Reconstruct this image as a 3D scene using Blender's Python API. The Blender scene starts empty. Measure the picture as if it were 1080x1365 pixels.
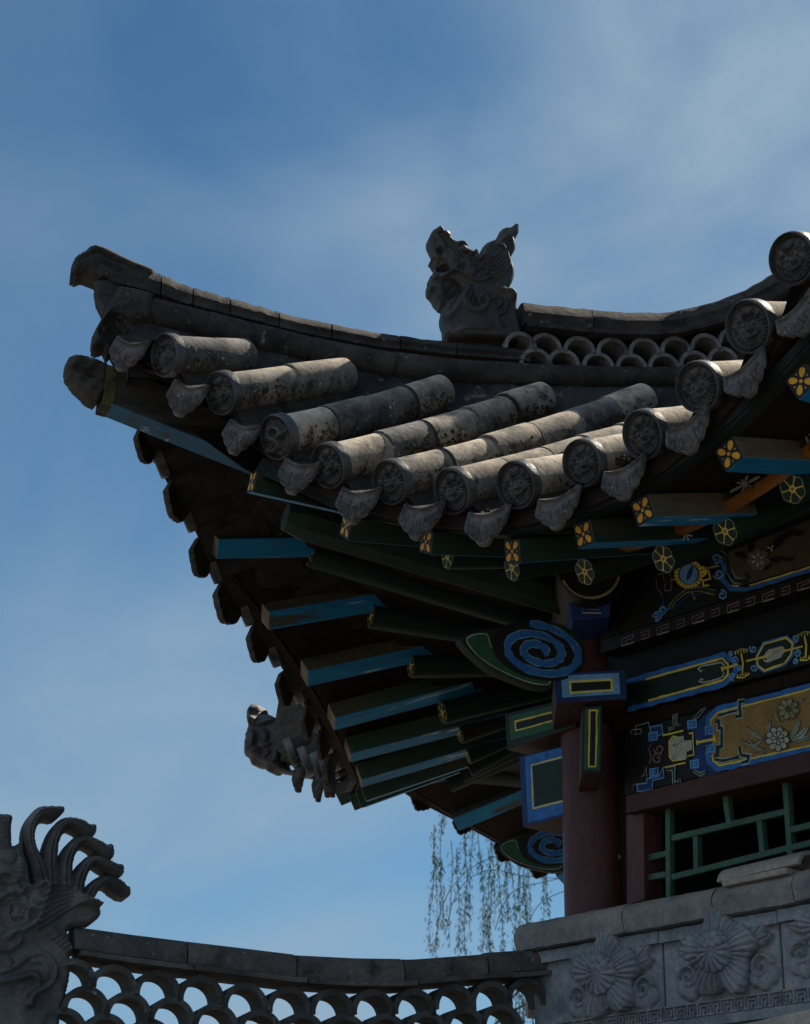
import bpy, math, random
import numpy as np
from mathutils import Vector, Matrix
random.seed(7); rng = np.random.default_rng(7)
R = math.radians
PI = math.pi
sc = bpy.context.scene
COL = sc.collection

# ------------------------------------------------------------------ camera, world, sun, exposure
EYE = 1.9
FPX, TH = 2850.0, R(21.2)
cam_d = bpy.data.cameras.new('camera'); cam = bpy.data.objects.new('camera', cam_d); COL.objects.link(cam)
cam.location = (0, 0, EYE); cam.rotation_euler = (PI / 2 + TH, 0, 0)
cam_d.sensor_fit = 'HORIZONTAL'; cam_d.sensor_width = 36; cam_d.lens = 36 * FPX / 1080
cam_d.dof.use_dof = True; cam_d.dof.focus_distance = 9.3; cam_d.dof.aperture_fstop = 8.0
cam_d.clip_start = 0.05; cam_d.clip_end = 5000
sc.camera = cam
SUN_AZ, SUN_EL = R(46), R(47)
sd = bpy.data.lights.new('sun', 'SUN'); sun = bpy.data.objects.new('sun', sd); COL.objects.link(sun)
sd.energy = 5.0; sd.angle = R(0.6); sd.color = (1.0, 0.88, 0.72)
sv = Vector((math.sin(SUN_AZ) * math.cos(SUN_EL), math.cos(SUN_AZ) * math.cos(SUN_EL), math.sin(SUN_EL)))
sun.rotation_euler = sv.to_track_quat('Z', 'Y').to_euler()
sc.view_settings.view_transform = 'Standard'; sc.view_settings.look = 'None'
sc.view_settings.gamma = 1.0; sc.view_settings.exposure = 0.5
W = bpy.data.worlds.new('World'); sc.world = W; W.use_nodes = True
nt = W.node_tree; N = nt.nodes; LK = nt.links; N.clear()
out = N.new('ShaderNodeOutputWorld'); bg = N.new('ShaderNodeBackground'); bg.inputs[1].default_value = 0.062
sky = N.new('ShaderNodeTexSky'); sky.sky_type = 'NISHITA'; sky.sun_disc = False
sky.sun_elevation = SUN_EL; sky.sun_rotation = SUN_AZ; sky.altitude = 400; sky.air_density = 0.85; sky.dust_density = 0.0; sky.ozone_density = 1.6
tc = N.new('ShaderNodeTexCoord'); mp = N.new('ShaderNodeMapping'); mp.inputs['Scale'].default_value = (2.4, 2.4, 3.4)
mp.inputs['Rotation'].default_value = (0.0, R(28), 0); mp.inputs['Location'].default_value = (0.35, 0.2, 0.1)
LK.new(tc.outputs['Generated'], mp.inputs[0])
n1 = N.new('ShaderNodeTexNoise'); n1.inputs['Scale'].default_value = 2.0; n1.inputs['Detail'].default_value = 7; n1.inputs['Roughness'].default_value = 0.52; n1.inputs['Distortion'].default_value = 0.5
LK.new(mp.outputs[0], n1.inputs['Vector'])
n1.inputs['Roughness'].default_value = 0.50
def node(kind, op=None, a=None, b=None, **kw):
    q = N.new(kind)
    if op: q.operation = op
    for i, x in enumerate((a, b)):
        if x is None: continue
        if hasattr(x, 'links'): LK.new(x, q.inputs[i])
        else: q.inputs[i].default_value = x
    return q
def bank(az, el, r, amount):   # a bank of thin cloud round one direction of the sky
    c = (math.sin(R(az)) * math.cos(R(el)), math.cos(R(az)) * math.cos(R(el)), math.sin(R(el)))
    d = node('ShaderNodeVectorMath', 'DISTANCE', tc.outputs['Generated'], c); m_ = N.new('ShaderNodeMapRange'); m_.interpolation_type = 'SMOOTHSTEP'
    m_.inputs[1].default_value = r; m_.inputs[2].default_value = r * 0.15; m_.inputs[3].default_value = 0; m_.inputs[4].default_value = amount; LK.new(d.outputs['Value'], m_.inputs[0]); return m_.outputs[0]
bk = node('ShaderNodeMath', 'ADD', bank(9.5, 31.0, 0.26, 0.62), bank(-5.0, 10.5, 0.27, 0.62)).outputs[0]
bk = node('ShaderNodeMath', 'ADD', bk, 0.24).outputs[0]
ns = N.new('ShaderNodeMapRange'); ns.inputs[1].default_value = 0.30; ns.inputs[2].default_value = 0.66; ns.inputs[3].default_value = 0.12; ns.inputs[4].default_value = 1.35; LK.new(n1.outputs[0], ns.inputs[0])
cf = node('ShaderNodeMath', 'MULTIPLY', bk, ns.outputs[0]); cf.use_clamp = True
mx = N.new('ShaderNodeMixRGB'); mx.inputs[2].default_value = (3.3, 4.75, 6.2, 1)
LK.new(cf.outputs[0], mx.inputs[0]); tn = N.new('ShaderNodeMixRGB'); tn.blend_type = 'MULTIPLY'; tn.inputs[0].default_value = 1.0; tn.inputs[2].default_value = (0.56, 0.90, 0.99, 1); LK.new(sky.outputs[0], tn.inputs[1]); LK.new(tn.outputs[0], mx.inputs[1]); # added unseen cloud high over the viewer's left shoulder, a soft fill for the shade
fill_bank = bank(-120, 52, 0.95, 0.9)
n2 = N.new('ShaderNodeTexNoise'); n2.inputs['Scale'].default_value = 3.0; n2.inputs['Detail'].default_value = 6; LK.new(tc.outputs['Generated'], n2.inputs['Vector'])
r2 = N.new('ShaderNodeMapRange'); r2.inputs[1].default_value = 0.35; r2.inputs[2].default_value = 0.6; LK.new(n2.outputs[0], r2.inputs[0])
mu = N.new('ShaderNodeMath'); mu.operation = 'MULTIPLY'; LK.new(fill_bank, mu.inputs[0]); LK.new(r2.outputs[0], mu.inputs[1])
m2 = N.new('ShaderNodeMixRGB'); m2.inputs[2].default_value = (11.5, 12.4, 13.4, 1); LK.new(mu.outputs[0], m2.inputs[0]); LK.new(mx.outputs[0], m2.inputs[1]); LK.new(m2.outputs[0], bg.inputs[0])
LK.new(bg.outputs[0], out.inputs[0])

# ------------------------------------------------------------------ plan of the pavilion (an octagon; eye at the origin, heights h from the eye)
AZ, TURN, S = R(-42), R(44), 3.4
def V3(a, z=0.0): return np.array([a[0], a[1], z])
def azv(a): return np.array([math.sin(a), math.cos(a)])
A = np.array([0.88, 9.0])
df = -azv(AZ); nf = azv(AZ - PI / 2)
db = azv(AZ + TURN); nb = azv(AZ + TURN - PI / 2)
dc = azv(AZ + 2 * TURN); nc = azv(AZ + 2 * TURN - PI / 2)
B = A + S * db
def unit(v): return v / np.linalg.norm(v)
hipA = unit(nf + nb); hipB = unit(nb + nc)
ZUP = np.array([0, 0, 1.0])
def ray(px, py):
    a = (px - 540) / FPX; b = -(py - 682.5) / FPX
    return np.array([a, math.cos(TH) - b * math.sin(TH), math.sin(TH) + b * math.cos(TH)])
def hit(px, py, P0, n):
    """point of a real plane (point P0 from the eye, normal n) that is seen at a photo pixel; h measured from the eye"""
    r = ray(px, py); n3 = V3(n) if len(n) == 2 else n; P3 = V3(P0) if len(P0) == 2 else P0
    return r * (P3 @ n3) / (r @ n3)
class Side:
    def __init__(s, K, d, n, mid): s.K, s.d, s.n, s.mid = K, d, n, mid
    def P(s, e, o, h): q = s.K + s.d * (e + s.mid) + s.n * o; return np.array([q[0], q[1], h])
SF = Side(A, df, nf, S / 2); SB = Side(A, db, nb, S / 2); SC = Side(B, dc, nc, S / 2)

# ------------------------------------------------------------------ mesh builder
WLOC = {}; WROT = {}
class MB:
    def __init__(s): s.v = []; s.f = []; s.m = []; s.n = 0
    def add(s, vs, fs, mi=0):
        o = s.n; vs = np.asarray(vs, float); s.v.append(vs); s.n += len(vs)
        for k, f in enumerate(fs):
            s.f.append([o + i for i in f]); s.m.append(mi if not hasattr(mi, '__len__') else mi[k])
    def box(s, c, ax, ay, az, mi=0):
        """centre and three half-axis vectors; mi may be six indices: -x +x -y +y -z +z"""
        c, ax, ay, az = [np.asarray(q, float) for q in (c, ax, ay, az)]
        if np.cross(ax, ay) @ az < 0: ax = -ax
        vs = [c + i * ax + j * ay + k * az for i in (-1, 1) for j in (-1, 1) for k in (-1, 1)]
        s.add(vs, [(0, 1, 3, 2), (4, 6, 7, 5), (0, 4, 5, 1), (2, 3, 7, 6), (0, 2, 6, 4), (1, 5, 7, 3)], mi)
    def prism(s, pts, ext, mi=0, smi=None, bmi=None):
        pts = [np.asarray(p, float) for p in pts]; ext = np.asarray(ext, float); n = len(pts)
        nn = sum((np.cross(pts[i] - pts[0], pts[(i + 1) % n] - pts[0]) for i in range(n)), np.zeros(3))
        if nn @ ext > 0: pts = pts[::-1]
        vs = pts + [p + ext for p in pts]
        fs = [tuple(range(n)), tuple(range(2 * n - 1, n - 1, -1))] + [(i, i + n, (i + 1) % n + n, (i + 1) % n) for i in range(n)]
        smi = mi if smi is None else smi
        s.add(vs, fs, [mi, mi if bmi is None else bmi] + [smi] * n)
    def grid(s, G, mi=0, flip=False, closeu=False):
        G = np.asarray(G, float); nu, nv = G.shape[:2]; fs = []
        for i in range(nu if closeu else nu - 1):
            a = i * nv; b = ((i + 1) % nu) * nv
            for j in range(nv - 1):
                q = (a + j, b + j, b + j + 1, a + j + 1); fs.append(q[::-1] if flip else q)
        s.add(G.reshape(-1, 3), fs, mi)
    def tube(s, pts, rad, n=20, mi=0, caps=True, up=ZUP, a0=0.0, a1=2 * PI, sy=1.0):
        pts = [np.asarray(p, float) for p in pts]; k = len(pts)
        rad = [rad] * k if np.isscalar(rad) else rad
        full = a1 - a0 > 2 * PI - 1e-4; rings = []
        for i in range(k):
            t = unit(pts[min(i + 1, k - 1)] - pts[max(i - 1, 0)]); u_ = up if abs(t @ up) < 0.98 else np.array([0, 1.0, 0]); x = unit(np.cross(t, u_)); y = np.cross(x, t)
            aa = np.linspace(a0, a1, n + 1)[:n] if full else np.linspace(a0, a1, n)
            rings.append([pts[i] + rad[i] * (math.cos(q) * x + sy * math.sin(q) * y) for q in aa])
        G = np.array(rings); o = s.n; m = G.shape[1]; fs = []
        for i in range(k - 1):
            for j in range(m if full else m - 1):
                fs.append((i * m + j, i * m + (j + 1) % m, (i + 1) * m + (j + 1) % m, (i + 1) * m + j))
        if caps and full: fs += [tuple(range(m))[::-1], tuple((k - 1) * m + j for j in range(m))]
        s.add(G.reshape(-1, 3), fs, mi)
    def build(s, name, mats, parent=None, smooth=True, bevel=0.0, angle=40, origin=None, **props):
        v = np.concatenate(s.v); v = v + np.array([0, 0, EYE])
        mats = mats if isinstance(mats, (list, tuple)) else [mats]
        c = (v.min(0) + v.max(0)) / 2 if origin is None else np.asarray(origin, float)
        me = bpy.data.meshes.new(name); me.from_pydata((v - c).tolist(), [], s.f); me.update()
        for m_ in mats: me.materials.append(m_)
        me.polygons.foreach_set('material_index', np.array(s.m, dtype=np.int32))
        if smooth:
            me.polygons.foreach_set('use_smooth', np.ones(len(s.f), dtype=bool)); me.set_sharp_from_angle(angle=R(angle))
        o = bpy.data.objects.new(name, me); COL.objects.link(o)
        WLOC[o.name] = c
        if parent is not None and parent.name in WROT: o.parent = parent; o.matrix_basis = WROT[parent.name].inverted() @ Matrix.Translation(Vector(c))
        elif parent is not None: o.parent = parent; o.location = Vector(c - WLOC[parent.name])
        else: o.location = Vector(c)
        if bevel > 0:
            b = o.modifiers.new('bevel', 'BEVEL'); b.width = bevel; b.segments = 2; b.limit_method = 'ANGLE'; b.angle_limit = R(50)
        for k_, x_ in props.items(): o[k_] = x_
        return o
def empty(name, loc, label, cat, group=None):
    o = bpy.data.objects.new(name, None); COL.objects.link(o); o.location = loc; WLOC[o.name] = np.array(loc, float)
    o.empty_display_size = 0.2; o['label'] = label; o['category'] = cat
    if group: o['group'] = group
    return o
def set_frame(o, P, x, y, z):
    X = Matrix(((x[0], y[0], z[0], P[0]), (x[1], y[1], z[1], P[1]), (x[2], y[2], z[2], P[2] + EYE), (0, 0, 0, 1)))
    o.matrix_basis = Matrix.Translation(-Vector(WLOC[o.parent.name])) @ X; WROT[o.name] = X
def copy_part(o, X, parent):
    """copy of a part moved by a world transform X, with its sub-parts"""
    c = o.copy(); COL.objects.link(c); c.parent = parent
    L = Matrix.Translation(Vector(WLOC[o.parent.name])); L2 = Matrix.Translation(-Vector(WLOC[parent.name]))
    wm = X @ L @ o.matrix_basis; c.matrix_basis = L2 @ wm
    for ch in o.children:
        d = ch.copy(); COL.objects.link(d); d.parent = c
    return c

# ------------------------------------------------------------------ materials
def mat(name, c1, c2, scale=6.0, rough=0.8, bump=0.3, bscale=40.0, spots=None, streak=None, spec=0.3, lo=0.35, hi=0.65, stretch=(1, 1, 1), spots2=None, top=None, stops=None):
    m = bpy.data.materials.new(name); m.use_nodes = True; t = m.node_tree; n = t.nodes; l = t.links
    b = n['Principled BSDF']; b.inputs['Roughness'].default_value = rough; b.inputs['Specular IOR Level'].default_value = spec
    co = n.new('ShaderNodeTexCoord'); oi = n.new('ShaderNodeObjectInfo'); ad = n.new('ShaderNodeVectorMath'); ad.operation = 'MULTIPLY_ADD'
    cb = n.new('ShaderNodeCombineXYZ')
    for i, k in enumerate((17.0, 31.0, 23.0)):
        mu = n.new('ShaderNodeMath'); mu.operation = 'MULTIPLY'; mu.inputs[1].default_value = k
        l.new(oi.outputs['Random'], mu.inputs[0]); l.new(mu.outputs[0], cb.inputs[i])
    ad.inputs[1].default_value = stretch; l.new(co.outputs['Object'], ad.inputs[0]); l.new(cb.outputs[0], ad.inputs[2])
    vec = ad.outputs[0]
    def noise(s, det=6, ro=0.6, dist=0.0):
        q = n.new('ShaderNodeTexNoise'); q.inputs['Scale'].default_value = s; q.inputs['Detail'].default_value = det; q.inputs['Roughness'].default_value = ro; q.inputs['Distortion'].default_value = dist
        l.new(vec, q.inputs['Vector']); return q.outputs[0]
    def ramp(x, a, c, ca=(0, 0, 0), cc=(1, 1, 1)):
        q = n.new('ShaderNodeValToRGB'); q.color_ramp.elements[0].position = a; q.color_ramp.elements[1].position = c
        q.color_ramp.elements[0].color = (*ca, 1); q.color_ramp.elements[1].color = (*cc, 1); l.new(x, q.inputs[0]); return q.outputs[0]
    def mix(f, a, c, mode='MIX'):
        q = n.new('ShaderNodeMixRGB'); q.blend_type = mode
        if hasattr(f, 'links'): l.new(f, q.inputs[0])
        else: q.inputs[0].default_value = f
        for i, x in ((1, a), (2, c)):
            if hasattr(x, 'links'): l.new(x, q.inputs[i])
            else: q.inputs[i].default_value = (*x, 1)
        return q.outputs[0]
    colr = ramp(noise(scale), lo, hi, c1, c2)
    fine = ramp(noise(scale * 9, 4, 0.7), 0.3, 0.75, (0.62, 0.62, 0.62), (1.25, 1.25, 1.25))
    colr = mix(0.8, colr, fine, 'MULTIPLY')
    if streak:
        sc_, a, c, cc = streak; colr = mix(ramp(noise(sc_, 8, 0.75, 1.0), a, c), colr, cc)
    if spots:
        sc_, a, c, cc = spots; colr = mix(ramp(noise(sc_, 5, 0.6), a, c), colr, cc)
    if spots2:
        sc_, a, c, cc = spots2; colr = mix(ramp(noise(sc_, 5, 0.65, 0.4), a, c), colr, cc)
    if top:   # weathering plus painted-in warm sunlight on upward faces: (colour, amount)
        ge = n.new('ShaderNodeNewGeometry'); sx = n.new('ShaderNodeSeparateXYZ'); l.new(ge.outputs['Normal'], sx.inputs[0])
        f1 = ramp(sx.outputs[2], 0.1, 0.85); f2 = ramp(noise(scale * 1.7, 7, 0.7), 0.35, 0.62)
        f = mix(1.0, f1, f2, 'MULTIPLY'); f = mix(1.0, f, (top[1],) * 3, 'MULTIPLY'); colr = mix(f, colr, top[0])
    l.new(colr, b.inputs['Base Color'])
    if bump:
        bp = n.new('ShaderNodeBump'); bp.inputs['Strength'].default_value = bump; bp.inputs['Distance'].default_value = 0.01
        hsum = mix(0.5, noise(bscale, 8, 0.7), noise(scale * 2, 5, 0.6)); l.new(hsum, bp.inputs['Height']); l.new(bp.outputs[0], b.inputs['Normal'])
    return m
WHT = (0.42, 0.42, 0.40)
M = {}
TA = dict(scale=6, rough=0.88, bump=0.9, bscale=38, spots=(50, 0.62, 0.71, (0.44, 0.43, 0.41)), spots2=(11, 0.50, 0.63, (0.030, 0.029, 0.028)))
M['tile'] = mat('fired_tile', (0.092, 0.084, 0.074), (0.24, 0.215, 0.180), top=((0.55, 0.46, 0.345), 0.95), **TA)  # top colours of the tiles also carry painted sunlight
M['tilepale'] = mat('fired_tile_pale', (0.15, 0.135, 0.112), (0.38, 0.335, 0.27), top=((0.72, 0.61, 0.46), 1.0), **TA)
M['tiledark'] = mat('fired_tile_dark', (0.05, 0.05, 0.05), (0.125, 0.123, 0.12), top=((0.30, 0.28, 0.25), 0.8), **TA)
M['disc'] = mat('dark_tile_end', (0.0329, 0.0336, 0.0356), (0.0774, 0.0774, 0.0793), 10, 0.48, 0.4, 70, spec=0.55, spots=(40, 0.66, 0.78, (0.1393, 0.1393, 0.1393)), spots2=(12, 0.55, 0.68, (0.0193, 0.0193, 0.0205)))
M['drip'] = mat('drip_tile_clay', (0.0433, 0.0419, 0.0433), (0.1373, 0.1315, 0.1300), 14, 0.6, 0.9, 45, spec=0.5, spots=(13, 0.57, 0.68, (0.1084, 0.0758, 0.0615)), spots2=(40, 0.60, 0.72, (0.2890, 0.2818, 0.2818)))
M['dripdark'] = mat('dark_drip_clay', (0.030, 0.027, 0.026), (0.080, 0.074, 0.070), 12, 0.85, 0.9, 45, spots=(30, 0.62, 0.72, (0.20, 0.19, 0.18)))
M['dripback'] = mat('drip_clay_shaded', (0.018, 0.015, 0.014), (0.042, 0.035, 0.031), 9, 0.85, 0.4, 60)  # shade under the eave is put into this darker clay colour
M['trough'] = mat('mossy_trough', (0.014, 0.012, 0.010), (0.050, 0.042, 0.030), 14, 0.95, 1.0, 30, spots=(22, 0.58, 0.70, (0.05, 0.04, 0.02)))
M['ridge'] = mat('ridge_clay', (0.0161, 0.0149, 0.0143), (0.0527, 0.0490, 0.0453), 7, 0.85, 1.0, 40, spots=(34, 0.64, 0.73, (0.2046, 0.1984, 0.1860)), spots2=(8, 0.54, 0.66, (0.0112, 0.0105, 0.0099)))
M['moss'] = mat('dry_moss', (0.020, 0.016, 0.009), (0.085, 0.062, 0.026), 30, 0.95, 0.6, 80, spots=(60, 0.6, 0.7, (0.16, 0.12, 0.05)))
M['mortar'] = mat('black_mortar', (0.0140, 0.0140, 0.0154), (0.0490, 0.0490, 0.0511), 6, 0.95, 1.0, 22, spots=(10, 0.60, 0.72, (0.1540, 0.1540, 0.1610)))
M['beast'] = mat('beast_clay', (0.0161, 0.0152, 0.0148), (0.0424, 0.0402, 0.0393), 7, 0.6, 0.25, 60, spots=(5, 0.60, 0.75, (0.0670, 0.0656, 0.0656)), spec=0.5)
M['beastlow'] = mat('beast_clay_grey', (0.0601, 0.0601, 0.0616), (0.1428, 0.1450, 0.1481), 6, 0.7, 0.35, 60, spots=(55, 0.68, 0.76, (0.3381, 0.3231, 0.3006)), spots2=(5, 0.54, 0.68, (0.0413, 0.0391, 0.0376)), spec=0.4)
M['ring'] = mat('ring_clay', (0.0995, 0.1006, 0.1041), (0.1930, 0.1930, 0.1960), 9, 0.85, 0.4, 60, spots=(12, 0.56, 0.68, (0.0527, 0.0527, 0.0527)))
M['ringlow'] = mat('ring_clay_dark', (0.0469, 0.0469, 0.0469), (0.1134, 0.1111, 0.1072), 9, 0.85, 0.7, 50, spots=(30, 0.62, 0.74, (0.2190, 0.2111, 0.1955)))
M['brick'] = mat('carved_brick', (0.1674, 0.1858, 0.2160), (0.3132, 0.3294, 0.3564), 5, 0.85, 0.7, 45, spots=(8, 0.58, 0.74, (0.3564, 0.3186, 0.2592)), spots2=(5, 0.56, 0.72, (0.1134, 0.1382, 0.1782)))
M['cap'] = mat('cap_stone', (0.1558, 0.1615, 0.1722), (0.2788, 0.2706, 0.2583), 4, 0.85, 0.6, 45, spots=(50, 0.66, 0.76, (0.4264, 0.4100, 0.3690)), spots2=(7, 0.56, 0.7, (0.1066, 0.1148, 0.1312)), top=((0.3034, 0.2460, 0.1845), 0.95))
M['caplow'] = mat('cap_stone_low', (0.0648, 0.0613, 0.0588), (0.1426, 0.1339, 0.1253), 5, 0.85, 0.8, 40, spots=(55, 0.65, 0.74, (0.3629, 0.3542, 0.3283)), spots2=(7, 0.54, 0.68, (0.0389, 0.0372, 0.0362)))
M['crack'] = mat('dark_crack', (0.01, 0.01, 0.01), (0.02, 0.02, 0.02), 9, 0.95, 0.2)
M['looset'] = mat('warm_clay_tile', (0.27, 0.24, 0.21), (0.42, 0.37, 0.315), 6, 0.85, 0.5, 50, spots=(40, 0.65, 0.75, (0.13, 0.12, 0.11)))
M['red'] = mat('oxide_red_wood', (0.0680, 0.0200, 0.0184), (0.1280, 0.0416, 0.0376), 5, 0.5, 0.3, 50, spots=(16, 0.60, 0.72, (0.0400, 0.0160, 0.0160)), spots2=(40, 0.68, 0.76, (0.2240, 0.1200, 0.1040)), stretch=(1, 1, 0.25))
M['redbeam'] = mat('oxide_red_beam', (0.0467, 0.0145, 0.0136), (0.0850, 0.0281, 0.0255), 5, 0.6, 0.3, 50, spots=(16, 0.58, 0.72, (0.0255, 0.0110, 0.0110)), stretch=(0.4, 0.4, 1))
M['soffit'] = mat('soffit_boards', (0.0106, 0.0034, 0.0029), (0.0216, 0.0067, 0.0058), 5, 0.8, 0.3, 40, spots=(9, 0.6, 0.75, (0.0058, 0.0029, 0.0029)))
M['blue'] = mat('rafter_blue', (0.0100, 0.1688, 0.3500), (0.0175, 0.2375, 0.4625), 5, 0.6, 0.35, 50, spots=(7, 0.60, 0.66, (0.0625, 0.0688, 0.0500)), spots2=(11, 0.61, 0.66, (0.3750, 0.5250, 0.5750)), stretch=(0.16, 1, 1))
M['green'] = mat('rafter_green', (0.0048, 0.0180, 0.0120), (0.0102, 0.0324, 0.0210), 5, 0.65, 0.3, 50, spots=(7, 0.55, 0.70, (0.0300, 0.0240, 0.0132)), spots2=(24, 0.66, 0.74, (0.0600, 0.0570, 0.0360)), stretch=(0.16, 1, 1))
M['eaveg'] = mat('grimy_green_board', (0.0056, 0.0112, 0.0084), (0.0098, 0.0238, 0.0168), 6, 0.75, 0.4, 40, spots=(14, 0.55, 0.68, (0.0140, 0.0084, 0.0070)))
M['sidegreen'] = mat('weathered_green_wood', (0.0224, 0.0630, 0.0504), (0.0630, 0.1050, 0.0770), 6, 0.8, 0.5, 40, spots=(8, 0.52, 0.64, (0.1050, 0.0812, 0.0504)), stretch=(0.16, 1, 1))
M['brown'] = mat('worn_wood', (0.055, 0.045, 0.028), (0.12, 0.095, 0.06), 6, 0.8, 0.4, 40, spots=(9, 0.55, 0.66, (0.03, 0.05, 0.03)), stretch=(0.16, 1, 1))
M['endw'] = mat('worn_rafter_end', (0.16, 0.12, 0.085), (0.30, 0.24, 0.18), 15, 0.85, 0.3, 60)
M['blueworn'] = mat('worn_blue_beam', (0.007, 0.075, 0.16), (0.012, 0.115, 0.23), 5, 0.7, 0.5, 40, spots=(6, 0.52, 0.62, (0.03, 0.04, 0.035)), spots2=(9, 0.60, 0.66, (0.30, 0.36, 0.38)))
M['log'] = mat('rotten_wood', (0.0220, 0.0198, 0.0165), (0.0605, 0.0550, 0.0468), 9, 0.9, 0.8, 40, spots=(8, 0.55, 0.65, (0.0083, 0.0077, 0.0072)), stretch=(0.2750, 0.2750, 1.1000))
M['lichen'] = mat('lichen_wood', (0.0250, 0.0250, 0.0100), (0.0850, 0.0800, 0.0300), 18, 0.9, 0.7, 40, spots=(25, 0.5, 0.62, (0.0150, 0.0140, 0.0100)))
M['orange'] = mat('worn_orange_board', (0.20, 0.075, 0.012), (0.33, 0.135, 0.02), 9, 0.7, 0.3, 50, spots=(16, 0.54, 0.66, (0.06, 0.03, 0.012)))
M['lattice'] = mat('lattice_green', (0.035, 0.085, 0.05), (0.065, 0.135, 0.085), 6, 0.5, 0.2, 60, spots=(30, 0.66, 0.76, (0.10, 0.14, 0.10)))
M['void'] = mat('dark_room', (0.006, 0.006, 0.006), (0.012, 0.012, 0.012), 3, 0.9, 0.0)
M['black'] = mat('black_lacquer', (0.0040, 0.0035, 0.0040), (0.0080, 0.0065, 0.0065), 6, 0.6, 0.2)
def pm(name, c, s=14, w=0.55): return mat('paint_' + name, tuple(x * w for x in c), c, s, 0.6, 0.15, 60, lo=0.25, hi=0.6, spots=(16, 0.63, 0.70, tuple(x * 0.35 + 0.008 for x in c)), spots2=(70, 0.64, 0.72, tuple(x * 0.5 + 0.015 for x in c)))
M['pY'] = pm('gold', (0.80, 0.60, 0.08), w=0.75); M['pB'] = pm('blue', (0.03, 0.17, 0.50)); M['pL'] = pm('pale_blue', (0.16, 0.36, 0.62)); M['pN'] = pm('navy', (0.012, 0.042, 0.165))
M['pG'] = pm('green', (0.03, 0.115, 0.065)); M['pD'] = pm('dark_green', (0.010, 0.030, 0.022)); M['pW'] = pm('chalk', (0.50, 0.53, 0.48)); M['pO'] = pm('ochre', (0.32, 0.19, 0.055), 8, 0.6)
M['pR'] = pm('rose', (0.22, 0.12, 0.11)); M['pV'] = pm('ivory', (0.50, 0.47, 0.38)); M['pK'] = pm('black', (0.012, 0.010, 0.012)); M['pE'] = pm('amber', (0.75, 0.36, 0.03), w=0.7)
M['pS'] = pm('sage', (0.32, 0.38, 0.32)); M['pF'] = pm('olive', (0.30, 0.28, 0.12)); M['pC'] = pm('earth', (0.10, 0.065, 0.035), 8)
PK = 'YBLNGDWORVKESFC'
PM = [M['p' + k] for k in PK]; PI_ = {k: i for i, k in enumerate(PK)}

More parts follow.
